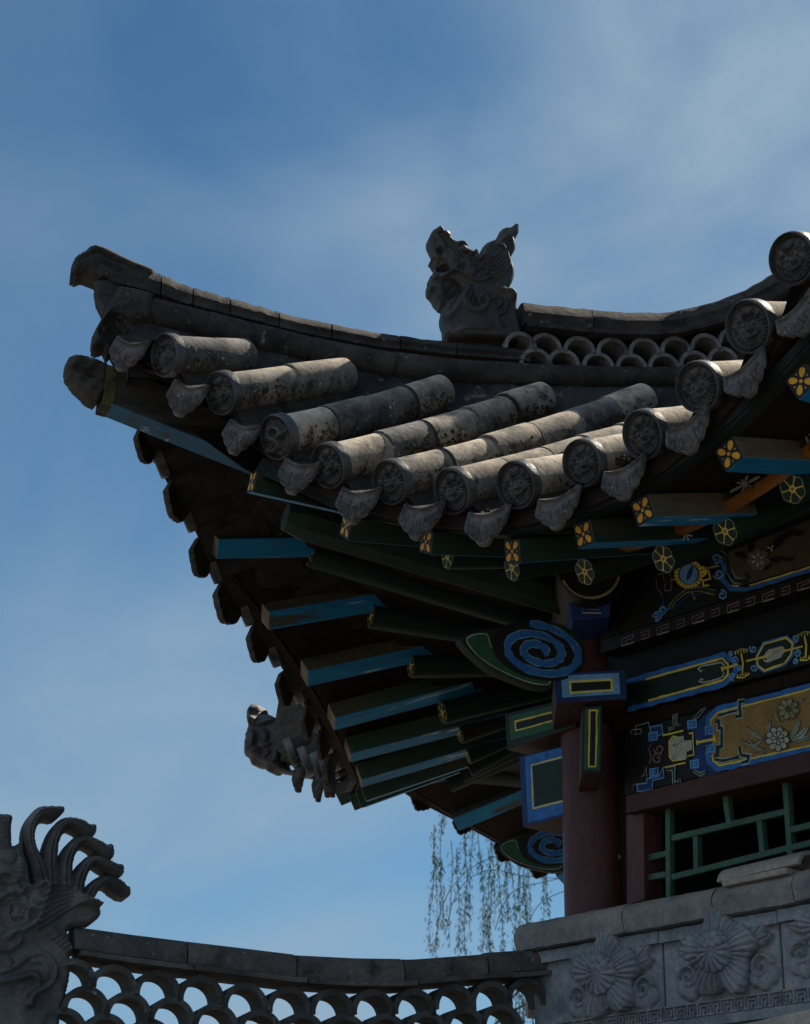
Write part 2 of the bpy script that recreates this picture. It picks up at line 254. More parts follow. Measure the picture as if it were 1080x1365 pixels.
# ------------------------------------------------------------------ painted ornament: thin layers of paint on a real surface
class Paint:
    def __init__(s, P0, n, x=None):
        s.P0 = V3(P0) if len(P0) == 2 else np.asarray(P0, float); s.n = unit(V3(n) if len(n) == 2 else np.asarray(n, float))
        s.ex = unit(np.cross(ZUP, s.n)) if x is None else unit(np.asarray(x, float)); s.ey = np.cross(s.n, s.ex); s.mb = MB(); s.k = 0; s.cv = None
    def crop(s, ox, oy, sc_): s.cv = (ox, oy, sc_); return s
    def uv(s, p):
        if s.cv is None: return np.array(p, float)
        ox, oy, k = s.cv; q = hit(ox + p[0] / k, oy + p[1] / k, s.P0, s.n) - s.P0
        return np.array([q @ s.ex, q @ s.ey])
    def up(s): s.k += 1; return 0.0008 + 0.00011 * s.k
    def pt(s, q, w): return s.P0 + s.ex * q[0] + s.ey * q[1] + s.n * w
    def poly(s, pts, c):
        w = s.up(); Q = [s.uv(p) for p in pts]; n = len(Q)
        ar = sum(Q[i][0] * Q[(i + 1) % n][1] - Q[(i + 1) % n][0] * Q[i][1] for i in range(n))
        if ar < 0: Q = Q[::-1]
        s.mb.add([s.pt(q, w) for q in Q], [tuple(range(n))], PI_[c])
    def line(s, pts, wd, c, closed=False, uvin=False):
        w = s.up(); Q = [np.array(p, float) if uvin else s.uv(p) for p in pts]; hw = wd / 2
        if closed: Q = Q + [Q[0]]
        Q2 = []
        for a, b in zip(Q[:-1], Q[1:]):   # drawn by hand: a slight wander and an uneven brush
            k = max(1, int(np.linalg.norm(b - a) / 0.035))
            for i in range(k): Q2.append(a + (b - a) * i / k + (rng.normal(0, 0.0007, 2) if i else 0))
        Q = Q2 if closed else Q2 + [Q[-1]]; n = len(Q)
        WV = 1 + 0.16 * np.clip(rng.normal(0, 1, n), -1.6, 1.6)
        L = []
        for i in range(n):
            a = Q[i - 1] if (i > 0 or closed) else None; b = Q[(i + 1) % n] if (i < n - 1 or closed) else None
            t1 = unit(Q[i] - a) if a is not None else unit(b - Q[i]); t2 = unit(b - Q[i]) if b is not None else t1
            n1_ = np.array([-t1[1], t1[0]]); n2_ = np.array([-t2[1], t2[0]]); mm = n1_ + n2_
            mm = n1_ if np.linalg.norm(mm) < 0.3 else mm / max(0.35, (mm @ mm) / 2)
            L.append((Q[i] + mm * hw * WV[i], Q[i] - mm * hw * WV[i]))
        vs = []; fs = []
        for a, b in L: vs += [s.pt(a, w), s.pt(b, w)]
        for i in range(n if closed else n - 1):
            j = (i + 1) % n; fs.append((2 * i, 2 * i + 1, 2 * j + 1, 2 * j))
        s.mb.add(vs, fs, PI_[c])
    def oline(s, pts, wd, c, oc='W', ow=0.0035, closed=False):
        s.line(pts, wd + 2 * ow, oc, closed); s.line(pts, wd, c, closed)
    def spiral(s, cx, cy, r0, r1, turns, st, wd, c, sx=1.0, sgn=1):
        pts = []
        for i in range(int(14 * turns) + 2):
            f = i / (int(14 * turns) + 1); a = st + sgn * f * turns * 2 * PI; r = r0 + (r1 - r0) * f; pts.append((cx + r * sx * math.cos(a), cy + r * math.sin(a)))
        s.line(pts, wd, c)
    def petals(s, cx, cy, r, k, c, st=0.0, oc=None, wd=0.5, sx=1.0, inner=0.2):
        for i in range(k):
            a = st + i * 2 * PI / k; pts = []
            for j in range(14):
                q = j / 14 * 2 * PI; u = inner * r + (1 - inner) * r * (0.5 - 0.5 * math.cos(q)); v = wd * r * 0.5 * math.sin(q) * (0.55 + 0.45 * u / r)
                pts.append((cx + sx * (u * math.cos(a) - v * math.sin(a)), cy + u * math.sin(a) + v * math.cos(a)))
            s.poly(pts, c)
            if oc: s.line(pts, 0.0022 if s.cv is None else 0.004, oc, True)
    def disc(s, cx, cy, r, c, sx=1.0, n=20):
        s.poly([(cx + sx * r * math.cos(i * 2 * PI / n), cy + r * math.sin(i * 2 * PI / n)) for i in range(n)], c)
    def leaf(s, x0, y0, x1, y1, wd, c, bend=0.0):
        d = np.array([x1 - x0, y1 - y0], float); nn = np.array([-d[1], d[0]]); pts = []
        for i in range(8): f = i / 7; pts.append(np.array([x0, y0]) + d * f + nn * (bend * math.sin(f * PI) + wd * math.sin(f * PI) ** 0.7))
        for i in range(6, 0, -1): f = i / 7; pts.append(np.array([x0, y0]) + d * f + nn * (bend * math.sin(f * PI) - wd * math.sin(f * PI) ** 0.7))
        s.poly(pts, c)
    def build(s, name, parent): return s.mb.build(name, PM, parent, smooth=False)

# ------------------------------------------------------------------ reliefs
def seg_dist(U, Vv, pts, rad=None, closed=False):
    """distance to a polyline (minus a radius that runs along it)"""
    D = np.full(U.shape, 1e9); n = len(pts); T = None
    rr = rad if rad is not None else [0.0] * n
    for i in range(n if closed else n - 1):
        a = np.array(pts[i], float); b = np.array(pts[(i + 1) % n], float); d = b - a; L2 = max(d @ d, 1e-12)
        t = np.clip(((U - a[0]) * d[0] + (Vv - a[1]) * d[1]) / L2, 0, 1)
        q = np.hypot(U - a[0] - t * d[0], Vv - a[1] - t * d[1]) - (rr[i] + (rr[(i + 1) % n] - rr[i]) * t)
        D = np.minimum(D, q)
    return D
def inside(U, Vv, pts):
    c = np.zeros(U.shape, bool); n = len(pts)
    for i in range(n):
        x0, y0 = pts[i]; x1, y1 = pts[(i + 1) % n]
        if y0 == y1: continue
        k = ((y0 > Vv) != (y1 > Vv)) & (U < (x1 - x0) * (Vv - y0) / (y1 - y0) + x0); c ^= k
    return c
def smooth_pts(pts, n=4, closed=False):
    P = [np.array(p, float) for p in pts]; o = []; m = len(P)
    for i in range(m if closed else m - 1):
        g = (lambda k: P[k % m]) if closed else (lambda k: P[min(max(k, 0), m - 1)])
        p0, p1, p2, p3 = g(i - 1), g(i), g(i + 1), g(i + 2)
        for j in range(n):
            t = j / n; o.append(0.5 * (2 * p1 + (p2 - p0) * t + (2 * p0 - 5 * p1 + 4 * p2 - p3) * t * t + (3 * p1 - p0 - 3 * p2 + p3) * t ** 3))
    if not closed: o.append(P[-1])
    return o
def relief_slab(mb, O, ex, ey, n, polys, caps, thick, rnd, cell, strokes=(), bumps=(), back=True, edge=0.35, extra=None):
    """sculpture cast in two half moulds: outline in metres, rounded edge, raised lines and knobs on both faces"""
    allp = np.array([p for q in polys for p in q] + [p for q in caps for p in q[0]]); pad = max([0.02] + [max(q[1]) for q in caps]) + cell * 2
    u0, v0 = allp.min(0) - pad; u1, v1 = allp.max(0) + pad
    nu = int((u1 - u0) / cell) + 1; nv = int((v1 - v0) / cell) + 1
    U, Vv = np.meshgrid(u0 + np.arange(nu) * cell, v0 + np.arange(nv) * cell, indexing='ij')
    sd_ = np.full(U.shape, 1e9)
    for q in polys:
        d = seg_dist(U, Vv, q, closed=True); d = np.where(inside(U, Vv, q), -d, d); sd_ = np.minimum(sd_, d)
    for pts, rr in caps: sd_ = np.minimum(sd_, seg_dist(U, Vv, pts, rr))
    d = -sd_
    gx, gy = np.gradient(sd_, cell); g2 = np.maximum(gx * gx + gy * gy, 0.3)
    x = np.clip(d / rnd, 0, 1); base = thick * (edge + (1 - edge) * np.sqrt(np.clip(1 - (1 - x) ** 2, 0, 1)))
    det = np.zeros(U.shape)
    for pts, wd, am in strokes: det += am * np.exp(-(seg_dist(U, Vv, pts) / wd) ** 2)
    for bu, bv, br, am in bumps:
        q = np.hypot(U - bu, Vv - bv) / br; det += am * np.sqrt(np.clip(1 - q * q, 0, 1))
    if extra is not None: det += extra(U, Vv)
    z = base + det * np.clip(d / (0.5 * rnd), 0, 1)
    ok = sd_ < 0.35 * cell
    cells = ok[:-1, :-1] & ok[1:, :-1] & ok[:-1, 1:] & ok[1:, 1:]
    used = np.zeros(U.shape, bool)
    used[:-1, :-1] |= cells; used[1:, :-1] |= cells; used[:-1, 1:] |= cells; used[1:, 1:] |= cells
    full = np.zeros(U.shape, bool); full[1:-1, 1:-1] = cells[:-1, :-1] & cells[1:, :-1] & cells[:-1, 1:] & cells[1:, 1:]
    rim = used & ~full; mv = rim & (np.abs(sd_) < 1.3 * cell)
    Ua = np.where(mv, U - sd_ * gx / g2, U); Va = np.where(mv, Vv - sd_ * gy / g2, Vv)
    idx = -np.ones(U.shape, int); K = used.sum(); idx[used] = np.arange(K)
    O, ex, ey, n = [np.asarray(q, float) for q in (O, ex, ey, n)]
    Pf = O + Ua[used][:, None] * ex + Va[used][:, None] * ey
    fr = Pf + z[used][:, None] * n; bk = Pf - z[used][:, None] * n
    ci, cj = np.nonzero(cells)
    fs = []; fb = []; ed = {}
    hand = np.cross(ex, ey) @ n > 0
    for i, j in zip(ci, cj):
        a, b, c, e = idx[i, j], idx[i + 1, j], idx[i + 1, j + 1], idx[i, j + 1]
        q = (a, b, c, e) if hand else (e, c, b, a); fs.append(q)
        for k in range(4):
            s_, t_ = q[k], q[(k + 1) % 4]
            if (t_, s_) in ed: del ed[(t_, s_)]
            else: ed[(s_, t_)] = 1
        if back: fb.append(tuple(K + w for w in q[::-1]))
    vs = np.concatenate([fr, bk]) if back else fr
    if back: fb += [(t_, s_, K + s_, K + t_) for s_, t_ in ed]
    mb.add(vs, fs + fb)

# disc relief: a beast's face inside a ring
def face_h(x, y, var=0):
    r = np.hypot(x, y); th = np.arctan2(y, x); h = np.zeros_like(x)
    h += 0.10 * np.clip(1 - ((r - 0.95) / 0.06) ** 2, 0, 1)
    h += 0.05 * np.exp(-((r - 0.79) / 0.025) ** 2)
    G = lambda a, b, s_, t_=None: np.exp(-((x - a) / s_) ** 2 - ((y - b) / (t_ or s_)) ** 2)
    L = lambda pts, w_: np.exp(-(seg_dist(x, y, pts) / w_) ** 2)
    if var == 0:
        mane = (0.5 + 0.5 * np.cos(30 * th)) * np.exp(-((r - 0.66) / 0.10) ** 2) * (y < 0.25)
        h += 0.06 * mane
        for s_ in (-1, 1):
            h += 0.10 * G(s_ * 0.23, 0.12, 0.10) - 0.05 * G(s_ * 0.23, 0.12, 0.045)
            h += 0.08 * L([(s_ * 0.10, 0.22), (s_ * 0.24, 0.30), (s_ * 0.42, 0.27), (s_ * 0.52, 0.38)], 0.045)
            h += 0.08 * G(s_ * 0.40, -0.10, 0.13, 0.09)
            h += 0.06 * L([(s_ * 0.45, 0.10), (s_ * 0.62, 0.22), (s_ * 0.56, 0.02)], 0.04)
            h += 0.06 * G(s_ * 0.09, -0.10, 0.06)
        for k in range(4): h += 0.06 * L([(-0.34 + 0.04 * k, 0.66 - 0.1 * k), (0, 0.44 + 0.02 * k - 0.03 * k), (0.34 - 0.04 * k, 0.66 - 0.1 * k)], 0.026)
        h += 0.12 * G(0, -0.04, 0.10, 0.16)
        h += 0.08 * L([(-0.40, -0.22), (-0.25, -0.34), (0, -0.38), (0.25, -0.34), (0.40, -0.22)], 0.04)
        h += 0.06 * L([(-0.26, -0.44), (0, -0.50), (0.26, -0.44)], 0.035)
    else:
        body = [(-0.55, -0.35), (-0.35, -0.5), (-0.05, -0.42), (0.1, -0.2), (-0.1, 0.0), (-0.3, 0.1), (-0.2, 0.35), (0.1, 0.42), (0.35, 0.3), (0.45, 0.1), (0.3, -0.05)]
        h += 0.16 * np.exp(-(seg_dist(x, y, smooth_pts(body, 3)) / 0.10) ** 2)
        h += 0.10 * G(0.30, 0.02, 0.12) + 0.05 * (0.5 + 0.5 * np.cos(34 * th)) * np.exp(-((r - 0.70) / 0.05) ** 2)
        for a in range(5): h += 0.07 * L([(0.45 * math.cos(a * 1.25), 0.45 * math.sin(a * 1.25)), (0.64 * math.cos(a * 1.25 + .2), 0.64 * math.sin(a * 1.25 + .2))], 0.05)
    return h
DISC_R = 0.092
def disc_mesh(var):
    nr, na = 40, 112; rr = np.concatenate([np.linspace(0.001, 0.99, nr)]); aa = np.arange(na) / na * 2 * PI
    mb = MB(); Rr, Aa = np.meshgrid(rr, aa, indexing='ij'); X = Rr * np.cos(Aa); Y = Rr * np.sin(Aa)
    H = face_h(X, Y, var) * DISC_R * 2.4 + 0.002
    G = np.stack([X * DISC_R, Y * DISC_R, H], -1)
    edge = [np.stack([q * DISC_R * np.cos(aa), q * DISC_R * np.sin(aa), np.full(na, z)], -1) for q, z in ((1.0, 0.010), (1.0, -0.022), (0.9, -0.024))]
    G = np.concatenate([G, np.array(edge)], 0); G = np.concatenate([G, G[:, :1]], 1)
    mb.grid(G); me = mb.build('end_disc', M['disc'], None, angle=60, origin=(0, 0, EYE)); d = me.data; bpy.data.objects.remove(me); return d
def drip_mesh(var=0):
    """eave drip tile: curved pan tile that ends in a hanging carved lobe; local x along the eave, y up, z outward"""
    hw = 0.096; ns, ntt = 46, 34; mb = MB()
    s_ = np.linspace(-1, 1, ns)[:, None]; t = np.linspace(0, 1, ntt)[None, :]
    yt = -0.022 * (1 - s_ ** 2); yb = -0.072 - 0.088 * np.clip(1 - np.abs(s_), 0, 1) ** 0.85 - 0.012 * np.abs(np.sin(s_ * PI * 2.5)) + 0.0 * s_
    yb = np.where(np.abs(s_) > 0.93, yb + 0.008, yb)
    X = hw * s_ + 0 * t; Y = yt + (yb - yt) * t
    be = np.minimum(np.minimum(1 - np.abs(s_), t * 0.9), (1 - t) * 0.9)
    rel = 0.010 * np.exp(-((be - 0.06) / 0.05) ** 2)
    rel = rel + 0.009 * (0.5 + 0.5 * np.cos(s_ * 34 + t * 3 * np.sign(s_))) * (t > 0.55) * (be > 0.12)
    G = lambda a, b, w, q: np.exp(-((s_ - a) / w) ** 2 - ((t - b) / q) ** 2)
    rel = rel + 0.017 * G(0, 0.5, 0.12, 0.16) + 0.012 * G(0.32, 0.42, 0.1, 0.12) + 0.012 * G(-0.32, 0.42, 0.1, 0.12) + 0.011 * G(0.62, 0.45, 0.12, 0.1) + 0.011 * G(-0.62, 0.45, 0.12, 0.1) + 0.005 * G(0, 0.8, 0.3, 0.05)
    Z = 0.030 * t - 0.006 * s_ ** 2 + 1.7 * rel
    mb.grid(np.stack([X, Y, Z], -1), flip=True)
    Zb = 0.030 * t - 0.006 * s_ ** 2 - 0.014
    mb.grid(np.stack([X, Y, Zb + 0 * X], -1), 1)
    for sl in (np.s_[:, 0], np.s_[:, -1], np.s_[0, :], np.s_[-1, :]):
        a = np.stack([X[sl], Y[sl], Z[sl]], -1); b = np.stack([X[sl], Y[sl], (Zb + 0 * X)[sl]], -1); mb.grid(np.stack([a, b], 1))
    zz = np.linspace(-0.008, -0.34, 5)[None, :]; sy = np.linspace(-1, 1, 14)[:, None]
    for off, fl, mi in ((0.0, True, 0), (-0.014, False, 1)):
        mb.grid(np.stack([hw * sy + 0 * zz, -0.022 * (1 - sy ** 2) + off + 0.30 * -zz + 0 * sy - 0.0, zz + 0 * sy], -1), 2 if mi == 0 else 1, fl)
    o = mb.build('drip_tile', [M['drip'], M['dripback'], M['trough']], None, angle=45, origin=(0, 0, EYE)); d = o.data; bpy.data.objects.remove(o); return d
DISC = [disc_mesh(0), disc_mesh(1)]; DRIP = drip_mesh()
def place(me, name, P, x, y, z, parent, sc_=1.0, **props):
    o = bpy.data.objects.new(name, me); COL.objects.link(o)
    X = Matrix(((x[0] * sc_, y[0] * sc_, z[0] * sc_, P[0]), (x[1] * sc_, y[1] * sc_, z[1] * sc_, P[1]), (x[2] * sc_, y[2] * sc_, z[2] * sc_, P[2] + EYE), (0, 0, 0, 1)))
    o.parent = parent
    if parent is None: o.matrix_world = X
    else: o.matrix_basis = Matrix.Translation(-Vector(WLOC[parent.name])) @ X
    WLOC[o.name] = np.array([P[0], P[1], P[2] + EYE])
    for k, v in props.items(): o[k] = v
    return o

# ------------------------------------------------------------------ the setting
g = MB(); g.grid([[(-3000, -3000, -EYE), (-3000, 3000, -EYE)], [(3000, -3000, -EYE), (3000, 3000, -EYE)]], flip=True)
M['ground'] = mat('paving_ground', (0.17, 0.16, 0.145), (0.25, 0.235, 0.215), 0.6, 0.9, 0.2)
g.build('ground', M['ground'], None, smooth=False, kind='structure')

# ------------------------------------------------------------------ PAVILION
PAV = empty('pavilion', (*A, 0.0), 'grey tiled octagonal pavilion with upturned eaves and painted beams over a dark red column', 'pavilion')

# eave of the front side: positions of the tile ends (e along the wall, o outward, h up)
def curve_hit(px, py, sd, o0, co):
    of = lambda e: o0 + co * (abs(e) / 1.7) ** 2
    o = o0
    for _ in range(80):
        P = hit(px, py, sd.K + sd.n * o, sd.n); e = (P[:2] - sd.K) @ sd.d - sd.mid; o = 0.5 * o + 0.5 * of(e)
    return np.array([e, o, P[2]])
disc_px = [(229, 474), (303, 523), (377, 581), (446, 619), (528, 641), (611, 653), (696, 645), (784, 616), (865, 578), (938, 515), (1006, 435), (1064, 345)]
DF = np.array([curve_hit(*p, SF, 1.4, 0.4) for p in disc_px])
for k in (0.235, 0.235): # two more rows beyond the edge of the photograph
    a, b = DF[-1], DF[-2]; DF = np.vstack([DF, [a[0] + k, a[1] + 0.04, a[2] + (a[2] - b[2]) * k / (a[0] - b[0]) * 1.15]])
row_end = [(-2.17, 1.66, 3.90), (-1.95, 1.30, 3.86), (-1.73, 0.94, 3.81), (-1.52, 0.53, 3.83), (-1.27, 0.15, 3.85)]
for k in range(5, len(DF)):
    e = DF[k, 0]; o = 0.15 - (e + 1.27) * 1.72; row_end.append((e, o, 3.85 + 0.115 * (0.15 - o) + 0.085 * (0.15 - o) ** 2))
RE = np.array(row_end)
RIDX = np.arange(len(DF))
def row_pt(k, t, lift=0.0):
    a = np.array([np.interp(k, RIDX, DF[:, i]) for i in range(3)]); b = np.array([np.interp(k, RIDX, RE[:, i]) for i in range(3)])
    if k < 0: a = DF[0] + (DF[0] - DF[1]) * -k; b = RE[0] + (RE[0] - RE[1]) * -k
    L = a[1] - b[1]; q = a + (b - a) * t; q[2] -= 0.05 * L * t * (1 - t); return SF.P(q[0], q[1], q[2] + lift)
for k in range(len(DF)):
    L = np.linalg.norm(row_pt(k, 1) - row_pt(k, 0)); nseg = max(1, int(round(L / 0.275))); mb = MB(); sc1 = 1.0 + rng.normal(0, 0.012)
    for j in range(nseg):
        t0 = j / nseg; t1 = (j + 1) / nseg; tone = int(rng.choice([0, 0, 1, 2], p=[0.3, 0.3, 0.22, 0.18]))
        ja = V3(rng.normal(0, 0.0035, 2), rng.normal(0, 0.003)); jb = V3(rng.normal(0, 0.0035, 2), rng.normal(0, 0.003))
        pts = [row_pt(k, t0 + (t1 - t0) * f) + ja * (1 - f) + jb * f for f in (0.0, 0.012, 0.05, 0.5, 0.96, 1.0, 1.06)]
        rr = [0.078, 0.0835, 0.084, 0.0825, 0.081, 0.0775, 0.074]
        if j == nseg - 1: pts = pts[:-1]; rr = [0.078, 0.0835, 0.084, 0.0825, 0.079, 0.070]
        mb.tube(pts, [q * sc1 for q in rr], 28, tone)
        if j and rng.uniform() < 0.6: mb.tube([row_pt(k, t0 + q) for q in (-0.012 / L, -0.004 / L, 0.004 / L)], [0.080, 0.0855, 0.083], 28, 3)
    row = mb.build('tile_row', [M['tile'], M['tilepale'], M['tiledark'], M['mortar']], PAV)
    z = unit(row_pt(k, 0) - row_pt(k, 0.15)); x = unit(V3(df) - z * (V3(df) @ z)); y = np.cross(z, x)
    ro = rng.normal(0, 0.10)
    x2 = x * math.cos(ro) + y * math.sin(ro); y2 = np.cross(z, x2)
    dsc = place(DISC[1 if k == 2 else 0], 'end_disc', row_pt(k, 0) + z * 0.02, x2, y2, unit(z + x * rng.normal(0, 0.03) + y * rng.normal(0, 0.04)), row, 1.0 + rng.normal(0, 0.015))
    if k == 2: dsc['label'] = 'round tile end with a coiled dragon instead of a beast face'
OCT = np.array([(1, 0, 0), (-1, 0, 0), (0, 1, 0), (0, -1, 0), (0, 0, 1), (0, 0, -1)], float); OCF = [(0, 2, 4), (2, 1, 4), (1, 3, 4), (3, 0, 4), (2, 0, 5), (1, 2, 5), (3, 1, 5), (0, 3, 5)]
for k, row in enumerate([o for o in PAV.children if o.name.startswith('tile_row')]):
    mb = MB(); L = np.linalg.norm(row_pt(k, 1) - row_pt(k, 0)); z = unit(row_pt(k, 0) - row_pt(k, 0.15)); x = unit(V3(df) - z * (V3(df) @ z)); y = np.cross(z, x)
    ph = rng.uniform(0, 6)
    for _ in range(int(L * 620)):
        t = rng.uniform(0.01, 0.97)
        if math.sin(t * L * 9 + ph) + rng.normal(0, 0.5) < 0.0: continue
        a_ = R(rng.normal(-36, 17)) if rng.uniform() < 0.55 else R(rng.normal(216, 14)); c = row_pt(k, t) + 0.083 * (math.cos(a_) * x + math.sin(a_) * y); s_ = rng.uniform(0.003, 0.010) * (1.0 + 0.5 * (rng.uniform() < 0.1))
        mb.add(c + OCT @ np.linalg.qr(rng.normal(0, 1, (3, 3)))[0] * s_ * rng.uniform(0.6, 1.2, (6, 1)), OCF)
    mb.build('moss', M['moss'], row, kind='stuff')
# pan tiles between the rows, one mossy sheet of troughs
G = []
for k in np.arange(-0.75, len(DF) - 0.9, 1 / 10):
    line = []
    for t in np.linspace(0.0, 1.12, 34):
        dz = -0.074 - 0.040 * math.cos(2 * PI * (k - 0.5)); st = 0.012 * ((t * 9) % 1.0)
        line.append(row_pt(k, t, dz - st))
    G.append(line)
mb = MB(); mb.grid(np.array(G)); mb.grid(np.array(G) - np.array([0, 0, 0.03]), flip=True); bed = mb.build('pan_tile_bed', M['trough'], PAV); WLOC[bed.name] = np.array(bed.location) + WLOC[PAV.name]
mb = MB()
for _ in range(2600):
    k = rng.integers(0, len(DF) - 1) + 0.5 + rng.normal(0, 0.13); t = rng.uniform(0.0, 1.0) ** 1.3; s_ = rng.uniform(0.004, 0.013)
    if math.sin(k * 7 + t * 13) + rng.normal(0, 0.7) < 0: continue
    c = row_pt(k, t, -0.072 - 0.040 * math.cos(2 * PI * (k - 0.5))); mb.add(c + OCT @ np.linalg.qr(rng.normal(0, 1, (3, 3)))[0] * s_ * rng.uniform(0.5, 1.2, (6, 1)), OCF)
mb.build('debris', M['moss'], bed, kind='stuff')
# drip tiles of the front
drip_px = [(178, 450), (256, 508), (328, 562), (404, 612), (482, 648), (566, 668), (652, 676), (745, 655), (832, 616), (915, 556), (990, 482), (1058, 405)]
for k, p in enumerate(drip_px):
    q = curve_hit(*p, SF, 1.42, 0.41); kk = np.interp(q[0], DF[:, 0], RIDX)
    if q[0] < DF[0, 0]: kk = -0.5
    zz = unit(row_pt(kk, 0) - row_pt(kk, 0.3)); tg = unit(row_pt(kk + 0.5, 0) - row_pt(kk - 0.45, 0))
    x = unit(0.55 * tg + 0.45 * V3(df)); z = V3(nf); z = unit(z - x * (z @ x)); y = np.cross(z, x)
    z = unit(z * math.cos(0.18) - y * math.sin(0.18) * 0.2); z = unit(z - x * (z @ x)); y = np.cross(z, x)
    place(DRIP, 'drip_tile', SF.P(*q), x, y, z, PAV, 0.95 + rng.normal(0, 0.03))

# ---- hip ridge
HO = SF.P(-1.27, 0.15, 0)[:2]; HD = unit(-0.503 * df + 0.864 * nf); HN = unit(0.864 * df + 0.503 * nf); HO = HO - HN * 0.11
def HP(r, w, h): q = HO + HD * r + HN * w; return np.array([q[0], q[1], h])
def hpx(px, py, w=0.0):
    P = hit(px, py, HO + HN * w, HN); return (P[:2] - HO) @ HD, P[2]
def curve_rh(pxs, w): a = np.array([hpx(x, y, w) for x, y in pxs]); return a
t_up = curve_rh([(158, 392), (200, 399), (270, 416), (330, 431), (430, 455), (520, 471), (600, 480), (690, 486), (800, 490), (900, 491), (960, 488)], 0.06)
t_lo = curve_rh([(150, 430), (200, 432), (270, 450), (330, 463), (430, 487), (520, 503), (600, 510), (690, 514), (800, 517), (900, 516), (960, 514)], 0.06)
def ih(c, r): o = np.argsort(c[:, 0]); return np.interp(r, c[o, 0], c[o, 1])
RID = empty('hip_ridge_root', (0, 0, 0), '', '')
bpy.data.objects.remove(RID)
# mortar body
mb = MB(); rs = np.linspace(t_up[:, 0].min() - 0.3, t_up[0, 0] - 0.05, 70); G = []
rj = np.cumsum(rng.normal(0, 0.004, 70)) * 0.3
for i, r in enumerate(rs):
    hu, hl = ih(t_up, r), ih(t_lo, r); b = 0.004 * math.sin(i * 1.7) + rng.normal(0, 0.004)
    G.append([HP(r, 0.17, hl - 0.30), HP(r, 0.125 + b, hl - 0.10), HP(r, 0.085 + b, hl - 0.02), HP(r, 0.05, hl + 0.03), HP(r, -0.05, hl + 0.03), HP(r, -0.085, hl - 0.02), HP(r, -0.125, hl - 0.1), HP(r, -0.17, hl - 0.3)])
mb.grid(np.array(G)); e0 = len(rs) - 1
mb.add(G[-1], [tuple(range(8))]); RIDGE = mb.build('hip_ridge', M['mortar'], PAV)
def ridge_tiles(name, c_up, c_lo, w, joints, mt, taper=0.004):
    for a, b in zip(joints[:-1], joints[1:]):
        mb = MB(); rs_ = np.linspace(a, b, 8)
        pts = []; rad = []
        for i, r in enumerate(rs_):
            hu, hl = ih(c_up, r), ih(c_lo, r); pts.append(HP(r, w, (hu + hl) / 2 + 0.0)); rad.append((hu - hl) / 2 / 0.955 * (1.03 - 0.06 * i / 7))
        mb.tube(pts, rad, 22); mb.build(name, mt, RIDGE)
jx = [158, 200, 276, 345, 415, 524, 645, 765, 872, 960]
ridge_tiles('ridge_tile', t_up, t_lo, 0.06, [hpx(x, 450, 0.06)[0] - (0.0 if i else 0.0) for i, x in enumerate(jx)], M['ridge'])
# flat capping course that runs out to the tip and carries the dragon
c_up = curve_rh([(97, 343), (110, 336), (125, 335), (150, 344), (200, 364), (250, 387), (300, 402), (400, 430), (500, 449), (600, 462), (694, 470), (700, 472)], 0.0)
c_lo = curve_rh([(97, 372), (110, 368), (130, 366), (150, 380), (200, 393), (250, 409), (300, 422), (400, 447), (500, 466), (600, 476), (694, 484), (700, 486)], 0.05)
def cap_course(name, rr, up, lo, hw, mt, parent, wavy=0.0):
    mb = MB(); G = []
    for i, r in enumerate(rr):
        hu, hl = ih(up, r), ih(lo, r); hu += rng.normal(0, wavy); m_ = hl + (hu - hl) * 0.45; b = rng.normal(0, wavy)
        G.append([HP(r, -hw, hl), HP(r, -hw, m_), HP(r, -hw * 0.7, hu - (hu - hl) * 0.12), HP(r, -hw * 0.3, hu), HP(r, hw * 0.3, hu), HP(r, hw * 0.72, hu - (hu - hl) * 0.12), HP(r, hw + b, m_), HP(r, hw - 0.01 + b, hl + (hu - hl) * 0.3), HP(r, hw + b, hl)])
    G = np.array(G); mb.grid(np.concatenate([G, G[:, :1]], 1), flip=True)
    k = G.shape[1]; mb.add(G[0], [tuple(range(k))]); mb.add(G[-1], [tuple(range(k))[::-1]])
    return mb.build(name, mt, parent, angle=50)
jr_ = [hpx(x, 420)[0] for x in (133, 165, 212, 255, 305, 370, 440, 530, 605, 701)]
for a, b in zip(jr_[:-1], jr_[1:]): cap_course('cap_tile', np.linspace(a, b + 0.006, 9), c_up, c_lo, 0.085, M['ridge'], RIDGE, 0.003)
# flared open mouths of the two end tiles
def mouth(name, pts, rad, mt, a0, a1, wdir, thick=0.016):
    mb = MB()
    mb.tube(pts, rad, 24, a0=a0, a1=a1); mb.tube(pts, [q - thick for q in rad], 24, a0=a0, a1=a1)
    n_ = mb.n // 2
    V_ = np.concatenate(mb.v); k = len(pts)
    for row in (0, k - 1):
        a = V_[row * 24:(row + 1) * 24]; b = V_[n_ + row * 24:n_ + (row + 1) * 24]; mb.grid(np.stack([a, b], 1))
    for col in (0, 23):
        a = V_[col:n_:24]; b = V_[n_ + col::24][:k]; mb.grid(np.stack([a, b], 1))
    return mb.build(name, mt, RIDGE, angle=50)
def hp3(px, py, w=0.0): r, h = hpx(px, py, w); return HP(r, w, h)
def tip_piece(name, out_, w, th, mt, **k):
    cvt = lambda x, y: hpx(x, y, w); mb = MB()
    relief_slab(mb, np.array([*(HO + HN * w), 0.0]), V3(HD), ZUP, V3(HN), [[cvt(*q) for q in out_]], [], th, 0.03, 0.004, k.get('st', ()), k.get('bu', ()), edge=0.35)
    return mb.build(name, mt, RIDGE, angle=60)
